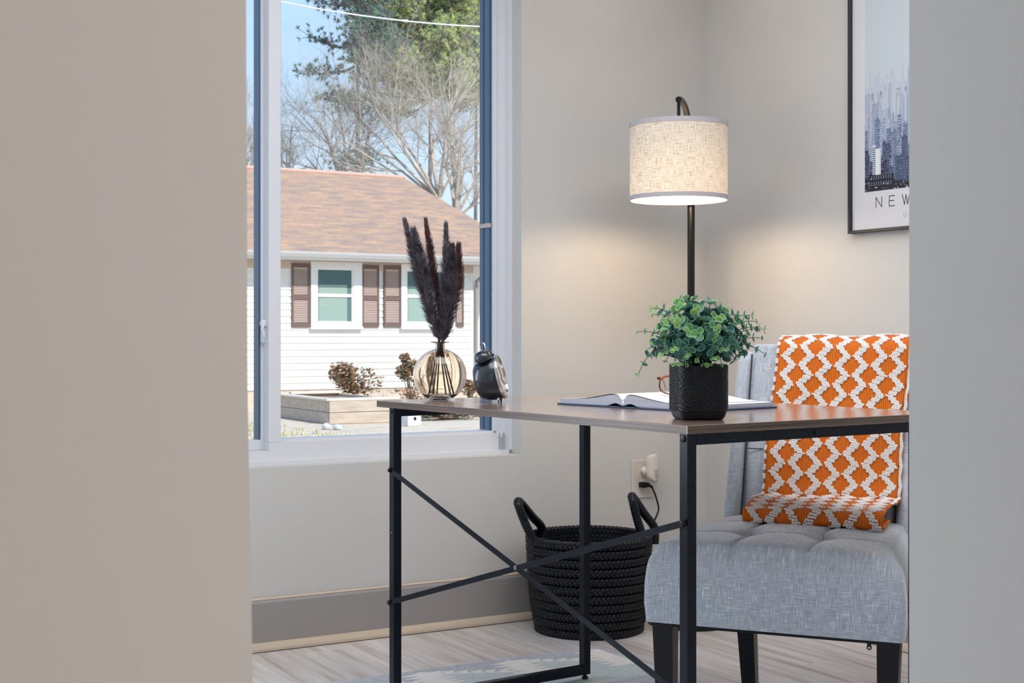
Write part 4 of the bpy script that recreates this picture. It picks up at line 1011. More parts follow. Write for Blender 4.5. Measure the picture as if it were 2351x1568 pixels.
cols = [(203,212,220), (196,203,216), (178,187,206), (152,163,188), (112,126,156), (74,86,116), (46,54,80), (28,30,44), (214,222,232), (232,236,240), (130,142,170)]
pm_ = MB(); lay_z = [0]
def prect(x0, z0_, x1, z1_, ci, lay):
    x0 = max(x0, si0); x1 = min(x1, si1)
    if x1 <= x0: return
    pm_.cur = ci; y = -0.0101-lay*0.00002
    pm_.add([(x0, y, z0_), (x1, y, z0_), (x1, y, z1_), (x0, y, z1_)], [(0,1,2,3)])
rp = random.Random(5); hW = z_of(1985, 190)-zb0-zi0   # height of the skyline above the picture's lower edge
prect(si0, zi0, si1, zi1, 0, 0)
for i in range(8): prect(si0, zi0, si1, zi0+hW*(0.95-0.06*i), 1 if i < 4 else 2, 1)
ly = 2
for L_, (hmin, hmax, wmin, wmax, ci) in enumerate(((0.78, 1.08, .006, .016, 1), (0.66, 0.98, .006, .018, 2), (0.52, 0.80, .007, .02, 3), (0.38, 0.66, .008, .024, 4), (0.26, 0.52, .010, .028, 5), (0.14, 0.38, .012, .032, 6), (0.04, 0.20, .016, .04, 7))):
    x = si0-0.01
    while x < si1:
        w = rp.uniform(wmin, wmax); h = hW*rp.uniform(hmin, hmax); ci2 = ci if rp.random() < 0.72 else max(1, ci-1)
        prect(x, zi0, x+w, zi0+h, ci2, ly)
        if rp.random() < 0.4: prect(x+w*0.3, zi0+h, x+w*0.7, zi0+h*1.035, ci2, ly)
        if rp.random() < 0.35: prect(x+w*0.47, zi0+h, x+w*0.53, zi0+h*1.09, ci2, ly)
        if L_ >= 2:
            lc = 10 if L_ >= 4 else max(1, ci-2)
            if rp.random() < 0.25: lc = 8
            nx2 = max(2, int(w/0.0042)); nz2 = int(h*0.62/0.0075)
            for a in range(nx2):
                for b in range(nz2):
                    if rp.random() < 0.62: prect(x+w*(a+0.25)/nx2, zi0+h-0.004-(b+1)*0.0075, x+w*(a+0.70)/nx2, zi0+h-0.004-b*0.0075-0.0035, lc, ly+1)
        x += w*rp.uniform(0.7, 1.25)
    ly += 2
sw0, sw1 = s_of(2010, 370), s_of(2022, 370); zw0, zw1 = z_of(2010, 402)-zb0, z_of(2010, 342)-zb0
prect(sw0, zw0, sw1, zw1, 9, ly); prect(s_of(2003, 370), zw0, sw0, zw1+0.012, 8, ly)
for b in range(14):
    prect(s_of(2003.5, 370), zw0+0.006*b, sw0-0.001, zw0+0.006*b+0.0026, 6, ly+1)
    prect(sw1-0.004, zw0+0.006*b, sw1-0.002, zw0+0.006*b+0.003, 4, ly+1)
sd0, sd1 = s_of(1997, 420), s_of(2052, 415); zd1 = z_of(2010, 402)-zb0
prect(sd0, zi0+0.008, sd1, zd1, 7, ly+2)
for a in range(9):
    for b in range(2): prect(sd0+0.006+a*(sd1-sd0-0.01)/9, zi0+0.016+b*0.018, sd0+0.0085+a*(sd1-sd0-0.01)/9, zi0+0.027+b*0.018, 10, ly+3)
for k in range(40): x = rp.uniform(si0, si1); z = zi0+rp.uniform(0.0, 0.05)*rp.random(); w = rp.uniform(0.002, 0.009); prect(x, z, x+w, z+rp.uniform(.001, .004), rp.choice((8, 3, 10, 9)), ly+4)
pm_.build('skyline_print', [pr_mat(c) for c in cols], poster)
STK = {'N': [[(0,0),(0,1),(1,0),(1,1)]], 'E': [[(.9,0),(0,0),(0,1),(.9,1)], [(0,.52),(.8,.52)]], 'W': [[(-.1,1),(.25,0),(.5,.95),(.75,0),(1.1,1)]], 'Y': [[(0,1),(.5,.48),(1,1)], [(.5,.48),(.5,0)]],
 'O': [[(.5+.55*math.cos(2*pi*k/20), .5+.5*math.sin(2*pi*k/20)) for k in range(21)]], 'R': [[(0,0),(0,1),(.6,1),(.9,.88),(.9,.62),(.6,.5),(0,.5)], [(.5,.5),(.95,0)]], 'K': [[(0,0),(0,1)], [(.9,1),(0,.42)], [(.3,.6),(.95,0)]],
 'U': [[(0,1),(0,.3),(.2,.02),(.5,-.02),(.8,.02),(1,.3),(1,1)]], 'I': [[(.5,0),(.5,1)]], 'T': [[(.5,0),(.5,1)], [(0,1),(1,1)]], 'D': [[(0,0),(0,1),(.5,1),(.95,.75),(.95,.25),(.5,0),(0,0)]], 'S': [[(.9,.88),(.5,1),(.1,.85),(.15,.6),(.8,.42),(.9,.15),(.5,0),(.05,.12)]], 'A': [[(0,0),(.5,1),(1,0)], [(.2,.36),(.8,.36)]], ' ': []}
def write(mb, text, x, z, w, h, pitch_, t):
    for ch in text:
        for st2 in STK[ch]:
            for (a, b), (c, d) in zip(st2[:-1], st2[1:]):
                p = Vector((x+a*w, z+b*h)); r = Vector((x+c*w, z+d*h)); dv = (r-p)
                if dv.length < 1e-6: continue
                dv.normalize(); n_ = Vector((-dv.y, dv.x))*t/2; p = p-dv*t/3; r = r+dv*t/3
                mb.add([(q_.x, -0.0103, q_.y) for q_ in (p-n_, r-n_, r+n_, p+n_)], [(0,1,2,3)])
        x += pitch_
zn0 = z_of(2010.6, 476.4)-zb0; zn1 = z_of(2010.6, 453.5)-zb0
m = MB(); write(m, 'NEW YORK', sN, zn0, NWID, zn1-zn0, pitch, 0.0026); m.build('lettering', pr_mat((44,48,62)), poster)
sU = s_of(2074.5, 493); zu0 = z_of(2076, 497)-zb0; zu1 = z_of(2076, 488.5)-zb0
m = MB(); p2 = (PWD-2*sU)/13.0; write(m, 'UNITED STATES', sU, zu0, 0.0085, zu1-zu0, max(p2, 0.021), 0.0013); m.build('small_lettering', pr_mat((120,122,140)), poster)

# ================================================================== OUTSIDE
GZ0 = -0.30; QH = 18.9
nb = NB('dry_lawn'); f1 = nb.noise(nb.coord('Object', (1.3, 6, 1)), 1.5, 5, 0.6); f2 = nb.noise(nb.coord('Object'), 14, 5, 0.65)
tt = nb.math('ADD', nb.math('MULTIPLY', f1, 0.5), nb.math('MULTIPLY', f2, 0.5))
nb.l(nb.ramp(tt, [(0.34, srgb(170,160,132)), (0.47, srgb(208,190,166)), (0.56, srgb(220,204,182)), (0.68, srgb(200,196,162))]), nb.b.inputs['Base Color']); nb.set(Roughness=0.95); nb.bump(f2, 0.5, 0.03)
m = MB(); m.box2((-60, 0.21, GZ0-0.3), (60, 140, GZ0)); gr_ = m.build('ground', nb.m, matrix=MR); gr_['kind'] = 'structure'
# our own house's roof above the room, so the sun stays out
m = MB(); m.box2((PL-2.0, QB-2, CEIL+0.12), (2.0, 0.55, CEIL+0.30)); struct(m.build('roof_slab', M_ceil, matrix=MR))

# ---- neighbour's house
pC = on_q(1085, 760, QH)[0]; pA = on_q(-150, 760, QH)[0]
house = empty('neighbour_house', W(pC, QH, GZ0), TH, 'single-storey white-sided house with pinkish shingle roof across the yard', 'house')
def hp_(px, py, q=QH): p, z = on_q(px, py, q); return p-pC, z-GZ0
zS0 = hp_(800, 892)[1]; zE = hp_(800, 600)[1]; xA = pA-pC
M_sid = mottled('white_vinyl_siding', srgb(236,234,228), srgb(242,240,236), 2, 0.55)
M_trimw = flat('house_white_trim', srgb(240,240,238), 0.5)
M_brick = mottled('foundation_block', srgb(190,176,162), srgb(214,200,186), 6, 0.9)
m = MB(); m.box2((xA, 0.015, 0), (0.0, 3.0, zE+0.25)); m.build('house_wall', M_sid, house)
m = MB(); m.box2((xA, 0.03, -0.02), (-0.02, 0.06, zS0)); m.v = [(x, y-0.03 if y < 0.05 else y, z) for x, y, z in m.v]; m.build('foundation', M_brick, house)
ex_ = 0.116; nrow = int((zE-zS0)/ex_)+1
m = MB(); m.prism([(0.016, 0.0), (-0.022, 0.0), (-0.022, 0.008), (-0.002, ex_+0.004), (0.016, ex_+0.004)], xA, -0.05, 'x'); sb = m.build('siding_board', M_sid, house); sbm = sb.data; bpy.data.objects.remove(sb)
for i in range(nrow): inst('siding_board', sbm, house, Matrix.Translation((0, 0, zS0+i*ex_)))
m = MB(); m.box2((-0.06, -0.025, zS0), (0.02, 0.05, zE+0.1)); m.build('corner_post', M_trimw, house)
# set-back wing to the right of the corner
m = MB(); m.box2((0.0, 1.5, 0), (5.0, 3.0, zE+0.2)); m.build('side_wall', M_sid, house)
m = MB(); m.box2((0.32, -0.25, 0), (0.42, -0.15, zE)); m.build('porch_post', M_trimw, house)
# downspout
m = MB(); dz = zE-0.02
m.tube([(0.16, -0.40, dz+0.02), (0.12, -0.36, dz-0.12), (0.045, -0.07, dz-0.30), (0.045, -0.06, dz-0.45), (0.045, -0.06, 0.15), (0.10, -0.20, 0.06)], 0.036, 10); m.build('downspout', flat('taupe_downspout', srgb(150,142,138), 0.5), house, smooth=True, angle=60)
# roof
OV = 0.45; QR = 3.9; zEv = on_q(800, 578, QH-OV)[1]-GZ0
zR = on_q(929, 409, QH+QR)[1]-GZ0; xR = on_q(929, 409, QH+QR)[0]-pC; xE = xR + (QR+OV)*0.97
xE = on_q(1240, 590, QH-OV)[0]-pC
nb = NB('pinkish_shingles'); bt = nb.n('ShaderNodeTexBrick'); bt.inputs['Scale'].default_value = 1.0
bt.inputs['Brick Width'].default_value = 0.30; bt.inputs['Row Height'].default_value = 0.14; bt.inputs['Mortar Size'].default_value = 0.006; bt.inputs['Mortar Smooth'].default_value = 0.3; bt.offset = 0.37
bt.inputs['Color1'].default_value = srgb(190,152,122); bt.inputs['Color2'].default_value = srgb(150,132,120); bt.inputs['Mortar'].default_value = srgb(128,104,96)
nb.l(nb.coord('UV'), bt.inputs['Vector']); nz = nb.noise(nb.coord('UV', (2.2, 7.2, 1)), 1.0, 3)
mixc = nb.n('ShaderNodeMix', data_type='RGBA'); mixc.inputs['Factor'].default_value = 0.38; nb.l(bt.outputs['Color'], mixc.inputs['A'])
nb.l(nb.ramp(nz, [(0.36, srgb(144,130,124)), (0.5, srgb(182,148,122)), (0.66, srgb(204,166,128))]), mixc.inputs['B']); nb.l(mixc.outputs['Result'], nb.b.inputs['Base Color']); nb.set(Roughness=0.9); M_shin = nb.m
def roofpoly(name, pts, th=0.03, ux=Vector((1,0,0))):
    m = MB(); P = [Vector(p) for p in pts]; n_ = (P[1]-P[0]).cross(P[2]-P[0]).normalized()
    if n_.z < 0: n_ = -n_
    k = len(P); m.add(P+[p-n_*th for p in P], [tuple(range(k)), tuple(range(2*k-1, k-1, -1))]+[(i, (i+1) % k, k+(i+1) % k, k+i) for i in range(k)])
    o = m.build(name, M_shin, house); uv = o.data.uv_layers.new(name='uv'); uu = (ux-n_*ux.dot(n_)).normalized(); vv_ = n_.cross(uu)
    for li, lp_ in enumerate(o.data.loops): co = o.data.vertices[lp_.vertex_index].co; uv.data[li].uv = (co.dot(uu), co.dot(vv_))
    return o
roofpoly('roof_slope', [(xA-1, -OV, zEv), (xE, -OV, zEv), (xR, QR, zR), (xA-1, QR, zR)])
roofpoly('roof_slope', [(xA-1, QR, zR), (xR, QR, zR), (xE, 2*QR+OV, zEv), (xA-1, 2*QR+OV, zEv)])
roofpoly('roof_hip', [(xE, -OV, zEv), (xE, 2*QR+OV, zEv), (xR, QR, zR)], ux=Vector((0,1,0)))
m = MB(); m.tube([(xA-1, QR, zR+0.01), (xR, QR, zR+0.01)], 0.05, 8); m.build('ridge_cap', flat('ridge_shingle', srgb(206,168,152), 0.9), house)
m = MB(); m.prism([(-OV-0.01, zEv-0.16), (-OV+0.015, zEv-0.16), (-OV+0.015, zEv-0.015), (-OV-0.01, zEv-0.015)], xA-1, xE, 'x'); m.build('fascia', M_trimw, house)
m = MB(); m.prism([(-OV-0.02, zEv-0.02), (-OV-0.135, zEv-0.02), (-OV-0.13, zEv-0.06), (-OV-0.10, zEv-0.12), (-OV-0.02, zEv-0.12)], xA-1, xE, 'x'); m.build('gutter', flat('pale_gutter', srgb(188,186,186), 0.4), house)
m = MB(); m.box2((xA-1, -OV, zEv-0.165), (xE, 0.1, zEv-0.15)); m.build('soffit', flat('soffit_tan', srgb(176,160,146), 0.7), house)
m = MB(); m.box2((xA, -0.03, zEv-0.30), (0.0, 0.0, zEv-0.165)); m.build('eave_shade_strip', flat('eave_shade_tan', srgb(206,190,174), 0.7), house)  # added tan strip carrying the eave's shading in its colour
# windows and shutters
M_dark = flat('dark_room_behind', srgb(96,122,122), 0.7); M_slat = flat('green_grey_blind', srgb(176,192,182), 0.6)
M_shut = flat('brown_shutter', srgb(112,90,84), 0.6)
def hwindow(px0, px1, py0, py1, gx0, gx1, gy):
    x0, z1 = hp_(px0, py0); x1, z0_ = hp_(px1, py1); z0_ = hp_((px0+px1)/2, py1)[1]; z1 = hp_((px0+px1)/2, py0)[1]
    a0, a1 = hp_(gx0, 680)[0], hp_(gx1, 680)[0]; zs_ = [hp_((gx0+gx1)/2, y)[1] for y in gy]   # bottom, mid lo, mid hi, top
    D = -0.07
    fr_ = MB()
    fr_.box2((x0, D, z0_), (a0-0.03, 0, z1)); fr_.box2((a1+0.03, D, z0_), (x1, 0, z1)); fr_.box2((a0-0.03, D, z0_), (a1+0.03, 0, zs_[0]-0.03)); fr_.box2((a0-0.03, D, zs_[3]+0.03), (a1+0.03, 0, z1))
    fr_.box2((x0-0.01, D-0.03, z0_-0.02), (x1+0.01, 0, z0_+0.02))
    w_ = fr_.build('window', M_trimw, house)
    s_ = MB(); d2 = -0.045
    s_.box2((a0-0.03, d2, zs_[0]-0.03), (a0, -0.01, zs_[3]+0.03)); s_.box2((a1, d2, zs_[0]-0.03), (a1+0.03, -0.01, zs_[3]+0.03)); s_.box2((a0, d2, zs_[0]-0.03), (a1, -0.01, zs_[0]))
    s_.box2((a0, d2, zs_[3]), (a1, -0.01, zs_[3]+0.03)); s_.box2((a0, d2, zs_[1]), (a1, -0.01, zs_[2])); s_.build('window_sash', M_trimw, w_)
    b_ = MB(); b_.box2((a0-0.02, 0.012, zs_[0]), (a1+0.02, 0.0155, zs_[3])); b_.v = [(x, -0.0235 if y > 0.014 else -0.0255, z) for x, y, z in b_.v]; b_.build('dark_backing', M_dark, w_)  # flat panel coloured as the dim room behind the glass
    sl = MB(); z = zs_[0]+0.01; zt_ = zs_[2]+(zs_[3]-zs_[2])*0.36
    while z < zt_: sl.box(((a0+a1)/2-0.03, -0.0295, z), (a1-a0-0.10, 0.004, 0.0225), rot=Matrix.Rotation(0.15, 3, 'X')); z += 0.026
    stuff(sl.build('blind_slats', M_slat, w_))
    for za, zb2 in ((zs_[0], zs_[1]), (zs_[2], zs_[3])): g_ = MB(); g_.box2((a0, -0.040, za), (a1, -0.037, zb2)); g_.build('pane', M_glass, w_)
hwindow(711, 828, 602, 753, 728, 805, (738, 682, 675, 620)); hwindow(918, 1041, 604, 753, 933, 1012, (739, 684, 677, 624))
def shutter(px0, px1, py0, py1):
    x0 = hp_(px0, 680)[0]; x1 = hp_(px1, 680)[0]; z0_ = hp_((px0+px1)/2, py1)[1]; z1 = hp_((px0+px1)/2, py0)[1]; zm = z0_+(z1-z0_)*0.47
    m = MB(); w = 0.030
    m.box2((x0, -0.055, z0_), (x0+w, -0.012, z1)); m.box2((x1-w, -0.055, z0_), (x1, -0.012, z1)); m.box2((x0+w, -0.053, z0_), (x1-w, -0.014, z0_+0.085)); m.box2((x0+w, -0.053, z1-0.07), (x1-w, -0.014, z1)); m.box2((x0+w, -0.053, zm-0.04), (x1-w, -0.014, zm+0.04))
    sh = m.build('shutter', M_shut, house)
    l_ = MB(); z = z0_+0.10
    while z < z1-0.08:
        if abs(z-zm) > 0.05: l_.box(((x0+x1)/2, -0.034, z), (x1-x0-2*w, 0.034, 0.007), rot=Matrix.Rotation(0.75, 3, 'X'))
        z += 0.030
    stuff(l_.build('louvres', flat('shutter_louvre', srgb(196,176,166), 0.55), sh))
for a in ((668, 709, 605, 751), (829, 868, 609, 751), (879, 918, 610, 751), (1042, 1062, 612, 751)): shutter(*a)

# ---- raised garden bed
bw = on_z(757, 975, GZ0); bp, bq = PQ(bw); zb1 = on_q(757, 921, bq)[1]-GZ0
bed = empty('raised_garden_bed', W(bp, bq, GZ0), TH, 'long weathered timber raised garden bed in the dry yard', 'garden bed')
M_tim = wood_mat('weathered_timber', srgb(170,152,136), srgb(206,190,172), 0.85, 0, 20); M_timp = wood_mat('pale_cap_timber', srgb(214,198,180), srgb(236,224,208), 0.8, 0, 20)
BWX = on_q(930, 960, bq)[0]-bp; BDY = 2.3; bh = zb1/2
for k in range(2):
    m = MB(); m.bbox((0, 0, k*bh+0.004), (BWX, 0.05, (k+1)*bh-0.002), 0.004); m.build('board', M_tim, bed)
    m = MB(); m.bbox((0, 0.0505, k*bh+0.004), (0.05, BDY, (k+1)*bh-0.002), 0.004); m.build('board', M_tim, bed)
    m = MB(); m.bbox((0.0505, BDY-0.05, k*bh+0.004), (BWX, BDY, (k+1)*bh-0.002), 0.004); m.build('board', M_tim, bed)
    m = MB(); m.bbox((BWX-0.05, 0.0505, k*bh+0.004), (BWX, BDY-0.0505, (k+1)*bh-0.002), 0.004); m.build('board', M_tim, bed)
for (a, b) in (((-0.04, 0.0, zb1), (BWX*0.93, 0.11, zb1+0.035)), ((-0.03, 0.12, zb1), (0.10, BDY, zb1+0.03)), ((0.3, BDY-0.12, zb1), (BWX, BDY, zb1+0.035))): m = MB(); m.bbox(a, b, 0.006); m.build('cap_board', M_timp, bed)
m = MB(); m.box2((0.06, 0.06, 0.02), (BWX-0.06, BDY-0.06, zb1-0.04)); m.build('soil', mottled('dry_soil', srgb(120,98,82), srgb(176,156,136), 8, 0.95, 0.8, 20, dist=0.02), bed)
def block(px, py, w, h, lab, d=0.15):
    g = on_z(px, py, GZ0); p_, q_ = PQ(g); rb_ = random.Random(int(px)); bm = bmesh.new(); bmesh.ops.create_icosphere(bm, subdivisions=2, radius=0.5)
    for v in bm.verts: v.co = Vector((v.co.x*w*(1+rb_.uniform(-.1, .1)), v.co.y*d*1.2, v.co.z*h*(1+rb_.uniform(-.1, .1))+h*0.42))
    me = bpy.data.meshes.new('stone'); bm.to_mesh(me); bm.free(); me.materials.append(M_stone); o = bpy.data.objects.new('stone', me); COL.objects.link(o); o.location = W(p_, q_, GZ0-0.01); o.rotation_euler = (0, 0, TH); tag(o, lab, 'stone', 'pale stones by the raised bed'); return o
M_stone = mottled('pale_stone', srgb(196,196,192), srgb(226,226,222), 10, 0.9)
block(750, 986, 0.11, 0.10, 'pale stone on the lawn directly in front of the raised bed corner'); block(775, 987, 0.10, 0.09, 'pale stone just right of the raised bed corner')
g = on_z(943, 978, GZ0); p_, q_ = PQ(g)
cbk = empty('concrete_block', W(p_, q_, GZ0), TH+0.3, 'white concrete block with a round hole on the lawn behind the desk leg', 'concrete block')
m = MB(); m.bbox((-0.12, -0.08, 0), (0.12, 0.10, 0.17), 0.01); m.build('block', M_stone, cbk)
m = MB(); m.tube([(0.0, -0.086, 0.10), (0.0, -0.070, 0.10)], 0.022, 12); m.build('hole', M_screw, cbk)

# ---- bushes: leafy clumps with woody stems
LCOL = [flat('leaf_russet', srgb(176,118,78), 0.8), flat('leaf_brown', srgb(122,92,74), 0.8), flat('leaf_grey_green', srgb(116,122,96), 0.8), flat('leaf_pale_tan', srgb(206,182,154), 0.8), flat('leaf_dark_green', srgb(74,92,72), 0.8)]
def bush(name, px0, px1, pyt, q, label, seed, wts, n=1300, low=0.0):
    r = random.Random(seed); p0 = on_q(px0, 880, q)[0]; p1 = on_q(px1, 880, q)[0]; zt_ = on_q((px0+px1)/2, pyt, q)[1]; cxp = (p0+p1)/2; hw_ = (p1-p0)/2; ht = zt_-GZ0-low
    o = empty(name, W(cxp, q, GZ0+low), TH, label, 'bush', 'shrubs and low plants by the neighbouring house')
    blobs = [(r.uniform(-.62, .62)*hw_, r.uniform(-.3, .3)*hw_, ht*r.uniform(.35, .78), r.uniform(.28, .44)*hw_) for _ in range(9)]+[(-0.3*hw_, 0, ht*0.80, 0.24*hw_)]
    m = MB()
    for i in range(n):
        b = blobs[r.randrange(len(blobs))]; d = Vector((r.gauss(0, 1), r.gauss(0, 1), r.gauss(0, 1))).normalized()*b[3]*r.uniform(.55, 1.08)
        c = Vector(b[:3])+d; c.z = max(0.04, min(c.z, ht*1.02)); s_ = r.uniform(.016, .036); R = Matrix.Rotation(r.uniform(0, 6.3), 3, 'Z') @ Matrix.Rotation(r.uniform(-1.3, 1.3), 3, 'X')
        m.cur = r.choices(range(5), wts)[0]; m.add([c+R @ Vector(v) for v in ((-s_, 0, 0), (0, -s_*.55, s_*.15), (s_, 0, 0), (0, s_*.55, s_*.15))], [(0,1,2,3)])
    stuff(m.build('leaves', LCOL, o)); m = MB()
    for i in range(16): b = blobs[i % len(blobs)]; m.tube([(r.uniform(-.15, .15)*hw_, 0, 0), (b[0]*.5, b[1]*.5, b[2]*.5), (b[0]*1.05, b[1], b[2]+b[3]*r.uniform(.3, .9))], [0.014, 0.009, 0.003], 5)
    stuff(m.build('stems', flat('bush_stem', srgb(92,76,66), 0.9), o)); return o
bush('russet_bush', 748, 892, 830, 17.6, 'wide russet and brown shrub behind the raised bed, left of the other shrubs', 1, (5, 5, 3, 3, 3), 3400)
bush('russet_bush', 898, 985, 795, 17.9, 'taller russet shrub against the white siding, behind the vase', 2, (4, 5, 4, 3, 3), 2600)
bush('russet_bush', 1050, 1108, 868, 17.7, 'small russet shrub by the house corner, behind the alarm clock', 3, (5, 4, 2, 3, 1), 700)
bush('low_ground_plants', 935, 1108, 948, 13.6, 'low dark mixed plants along the ground below the desk top', 4, (1, 4, 3, 2, 3), 1300)
bush('low_shrub', 880, 1060, 895, 16.6, 'low russet leafy growth between the raised bed and the shrubs', 5, (6, 3, 1, 4, 1), 900)
# grass tufts near the bed
r = random.Random(9); m = MB()
for i in range(2600):
    p_ = r.uniform(-9.5, 3.5)+0.0; q_ = r.uniform(10.5, 15.5)
    if bp-0.05 < p_ < bp+BWX+.05 and bq-0.03 < q_ < bq+BDY: continue
    h = r.uniform(.03, .09); a = r.uniform(0, 6.3)
    for k in range(3): a2 = a+k*2.1; m.add([(p_+.012*math.cos(a2+1.5), q_+.012*math.sin(a2+1.5), GZ0), (p_-.012*math.cos(a2+1.5), q_-.012*math.sin(a2+1.5), GZ0), (p_+.04*math.cos(a2), q_+.04*math.sin(a2), GZ0+h)], [(0,1,2)])
g_ = m.build('lawn_grass', mottled('straw_grass', srgb(186,184,140), srgb(226,214,180), 3, 0.9), matrix=MR); tag(g_, 'short straw-coloured tufts of dormant lawn grass in the yard', 'grass', kind='stuff')

# ---- trees
def grow(mb, p, d, L, rad, depth, r, up=0.12, spread=0.55, sides=4, droop=0, kids=(4, 6), tips=None):
    segs = 4; pts = [p.copy()]; rs = [rad]; q = p.copy(); dd = d.copy(); st_ = L/segs; nodes = []
    for i in range(segs):
        dd = (dd + Vector((r.uniform(-1, 1), r.uniform(-1, 1), r.uniform(-1, 1)))*0.13 + Vector((0, 0, up))).normalized(); q = q+dd*st_; pts.append(q.copy()); rs.append(rad*(1-0.62*(i+1)/segs)); nodes.append((q.copy(), dd.copy(), rs[-1]))
    mb.tube(pts, rs, sides if depth > 1 else 3, cap=False)
    if tips is not None and depth <= 1: tips.append((pts[-1], dd))
    if depth == 0: return
    for k in range(r.randint(*kids)):
        n_ = nodes[r.randrange(0 if depth < 4 else 1, len(nodes))]; a = r.uniform(0, 6.3); o = n_[1].orthogonal().normalized(); o = Matrix.Rotation(a, 3, n_[1]) @ o
        nd = (n_[1]*(1-spread*0.55)+o*spread).normalized(); grow(mb, n_[0], nd, L*r.uniform(.48, .74), n_[2]*0.62, depth-1, r, up, spread, sides, droop, kids)
M_bark = mottled('grey_bark', srgb(172,160,148), srgb(214,202,188), 4, 0.9)
M_bark2 = mottled('dark_bark', srgb(104,98,96), srgb(150,142,136), 4, 0.9)
M_twig = flat('pinkish_twigs', srgb(178,158,152), 0.9)
def bare(name, px, py, Y, mains, label, seed, rad=0.16, depth=4, mat=M_bark, kids=(4, 5), rt=0.55):
    r = random.Random(seed); w = at(px, py, Y); o = empty(name, (w.x, w.y, GZ0), 0, label, 'tree', 'leafless trees behind the house')
    z = w.z-GZ0; m = MB(); m.tube([(0.15, 0, 0), (0.05, 0, z*0.5), (0, 0, z)], [rad*1.5, rad*1.25, rad*1.1], 10); tr_ = m.build('trunk', mat, o, smooth=True)
    for (tx, ty, k) in mains:
        e = at(tx, ty, Y+r.uniform(-1.2, 1.2)) - Vector((w.x, w.y, GZ0)); d = e-Vector((0, 0, z)); m = MB()
        grow(m, Vector((0, 0, z-0.05)), d.normalized(), d.length*0.72, rad*k, depth, r, 0.05, 0.60, 5, kids=kids); stuff(m.build('limb', mat, o, smooth=True))
    return o
bare('bare_tree', 1008, 455, 36, [(690,300,.5), (745,200,.55), (820,160,.55), (890,140,.6), (950,130,.55), (1010,150,.6), (1070,190,.5), (690,390,.42), (1095,290,.45), (770,300,.5), (860,250,.5), (980,240,.5)], 'wide leafless tree with pale multi-stemmed crown behind the neighbouring house roof', 21, 0.095, 4, M_bark, (5, 6))
bare('bare_tree', 1045, 500, 33, [(1085,180,.7), (1125,330,.5), (1015,280,.6), (1135,430,.42), (1075,360,.4), (1105,230,.5), (1050,220,.5)], 'leafless tree with thick pale trunk rising over the right roof hip', 22, 0.105, 4, M_bark, (5, 6))
bare('bare_tree', 800, 470, 39, [(690,210,.5), (740,240,.5), (800,170,.55), (860,220,.5), (665,310,.4), (900,300,.4)], 'slender grey leafless tree rising behind the middle of the roof ridge', 23, 0.10, 4, M_bark2, (5, 6))
bare('bare_tree', 660, 430, 48, [(650,290,.45), (680,240,.5), (700,330,.45), (630,330,.45), (665,330,.4)], 'small faint leafless tree at the left end of the large pane', 24, 0.10, 4, M_bark, (5, 6))
bare('bare_tree', 572, 420, 44, [(560,215,.5), (580,190,.5), (592,260,.45), (548,300,.45), (575,300,.4)], 'pale leafless tree seen through the narrow left pane', 25, 0.12, 4, M_bark, (5, 6))
def pine(name, px, Y, z_lo, z_hi, boughs, label, seed, mats, rad=0.16, py=450):
    r = random.Random(seed); w = at(px, py, Y); o = empty(name, (w.x, w.y, GZ0), 0, label, 'tree', 'pines behind the house')
    m = MB(); m.tube([(0, 0, 0), (0.05, 0, z_hi*0.5), (0, 0, z_hi)], [rad*0.9, rad*0.62, rad*0.2], 8); m.build('trunk', M_bark2, o, smooth=True)
    mb_b = MB(); mn = MB()
    for bx in boughs:
        z0_, az, L, droop = bx; d = Vector((math.cos(az), math.sin(az), 0)); pts = []
        for i in range(9): t = i/8; pts.append(Vector((0, 0, z0_)) + d*L*t + Vector((r.uniform(-.06, .06), r.uniform(-.06, .06), L*(0.35*t*t-droop*t))))
        mb_b.tube(pts, [0.05*(1-0.85*i/8) for i in range(9)], 4)
        for i in range(int(26*L)+8):
            t = r.uniform(0.3, 1.02); x = min(7.999, t*8); p = pts[int(x)].lerp(pts[int(x)+1], x-int(x)); off = Vector((r.gauss(0, 1), r.gauss(0, 1), r.gauss(0.25, .6)))*0.27*(1.25-t*0.5); c = p+off
            mb_b.tube([p, c], [0.012, 0.006], 3, cap=False); mn.cur = 1 if r.random() < .45 else 0
            ax = (off.normalized()+d*0.5+Vector((0, 0, .6))).normalized()
            for k in range(16):
                v = (Vector((r.gauss(0, 1), r.gauss(0, 1), r.gauss(0, 1))).normalized()+ax*0.8).normalized(); s_ = r.uniform(.10, .17); u = v.orthogonal().normalized()*0.014
                mn.add([c-u, c+u, c+v*s_], [(0,1,2)])
    stuff(mb_b.build('boughs', M_bark2, o)); stuff(mn.build('needles', mats, o)); return o
N1 = [flat('pine_blue_green', srgb(84,112,110), 0.7), flat('pine_mid_green', srgb(112,138,112), 0.7)]
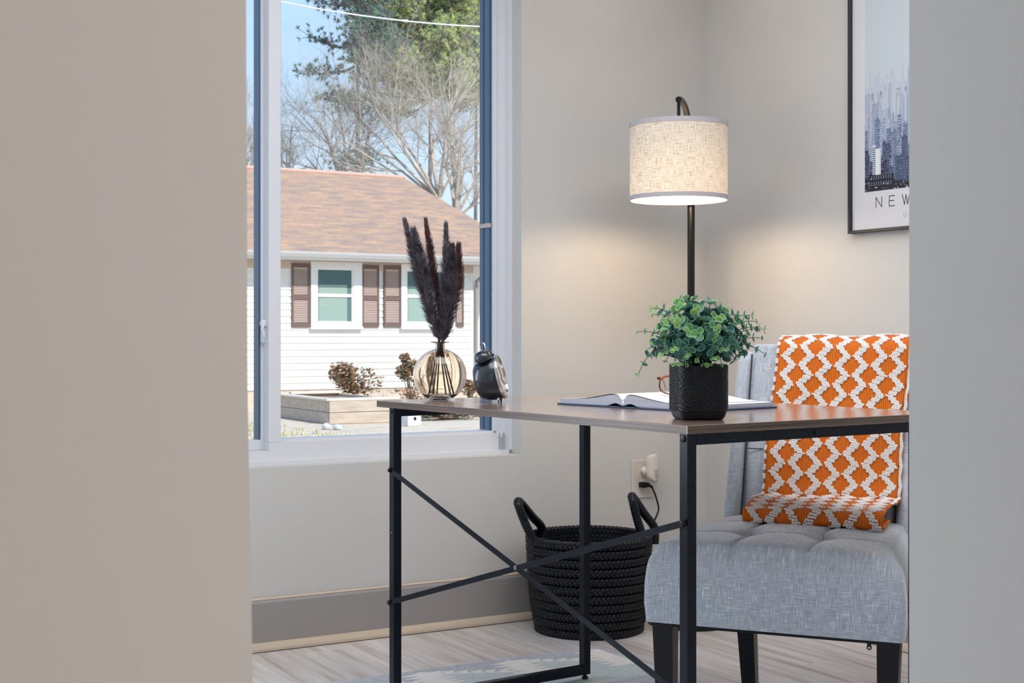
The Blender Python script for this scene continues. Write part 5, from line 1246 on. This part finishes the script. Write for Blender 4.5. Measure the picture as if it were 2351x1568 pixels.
N2 = [flat('pine_yellow_green', srgb(196,204,128), 0.7), flat('pine_olive', srgb(158,176,118), 0.7)]
r = random.Random(31)
bs_ = [(9.3, math.pi*1.02, 1.7, 0.42), (9.9, math.pi*0.95, 1.5, 0.1), (8.3, 3.6, 1.2, .35)]
for i in range(60): z = r.uniform(9.4, 14.5); bs_.append((z, r.uniform(-1.4, 1.4) if z < 11 else r.uniform(0, 6.3), r.uniform(.7, 1.7), r.uniform(.05, .35)))
for i in range(9): bs_.append((r.uniform(5.3, 8.2), r.uniform(0, 6.3), r.uniform(.4, .9), .3))
pine('pine_tree', 818, 42, 5, 16, bs_, 'tall dark blue-green pine behind the leafless trees, leftmost of the pines', 32, N1, 0.10)
bs_ = []
for i in range(150): z = r.uniform(8.7, 14.5); bs_.append((z, r.uniform(0, 6.3), r.uniform(1.2, 3.0)*(1.0 if z < 13 else .8), r.uniform(.1, .4)))
pine('pine_tree', 985, 45, 8, 17.5, bs_, 'broad yellow-green sunlit pine in the upper right of the window', 33, N2, 0.09)
bs_ = []
for i in range(90): z = r.uniform(9.3, 14.5); bs_.append((z, r.uniform(0, 6.3), r.uniform(1.2, 2.4), r.uniform(.1, .4)))
pine('pine_tree', 1090, 48, 8, 17.5, bs_, 'green pine cut off by the right edge of the window pane', 34, [N2[1], N1[1]], 0.08)
# ---- service cable across the sky
a = at(560, -14, 12.0); b = at(1160, 63, 13.0); cab = empty('service_cable', a, 0, 'white overhead service cable crossing the top of the window view', 'cable')
m = MB(); pts = []
for i in range(25): t = i/24*1.6-0.3; p = a.lerp(b, t)-a; p.z -= 0.10*(1-(2*t-1)**2)*0.6; pts.append(p)
M_cable = flat('white_cable', srgb(232,234,238), 0.5); m.tube(pts, 0.0065, 8); m.build('cable', M_cable, cab, smooth=True)
t = (918-560)/600; p = a.lerp(b, t)-a; p.z -= 0.10*(1-(2*t-1)**2)*0.6; m = MB(); m.tube([p+Vector((-.022, 0, .003)), p+Vector((.022, 0, -.002))], 0.012, 8); m.build('clamp', M_cable, cab, smooth=True)
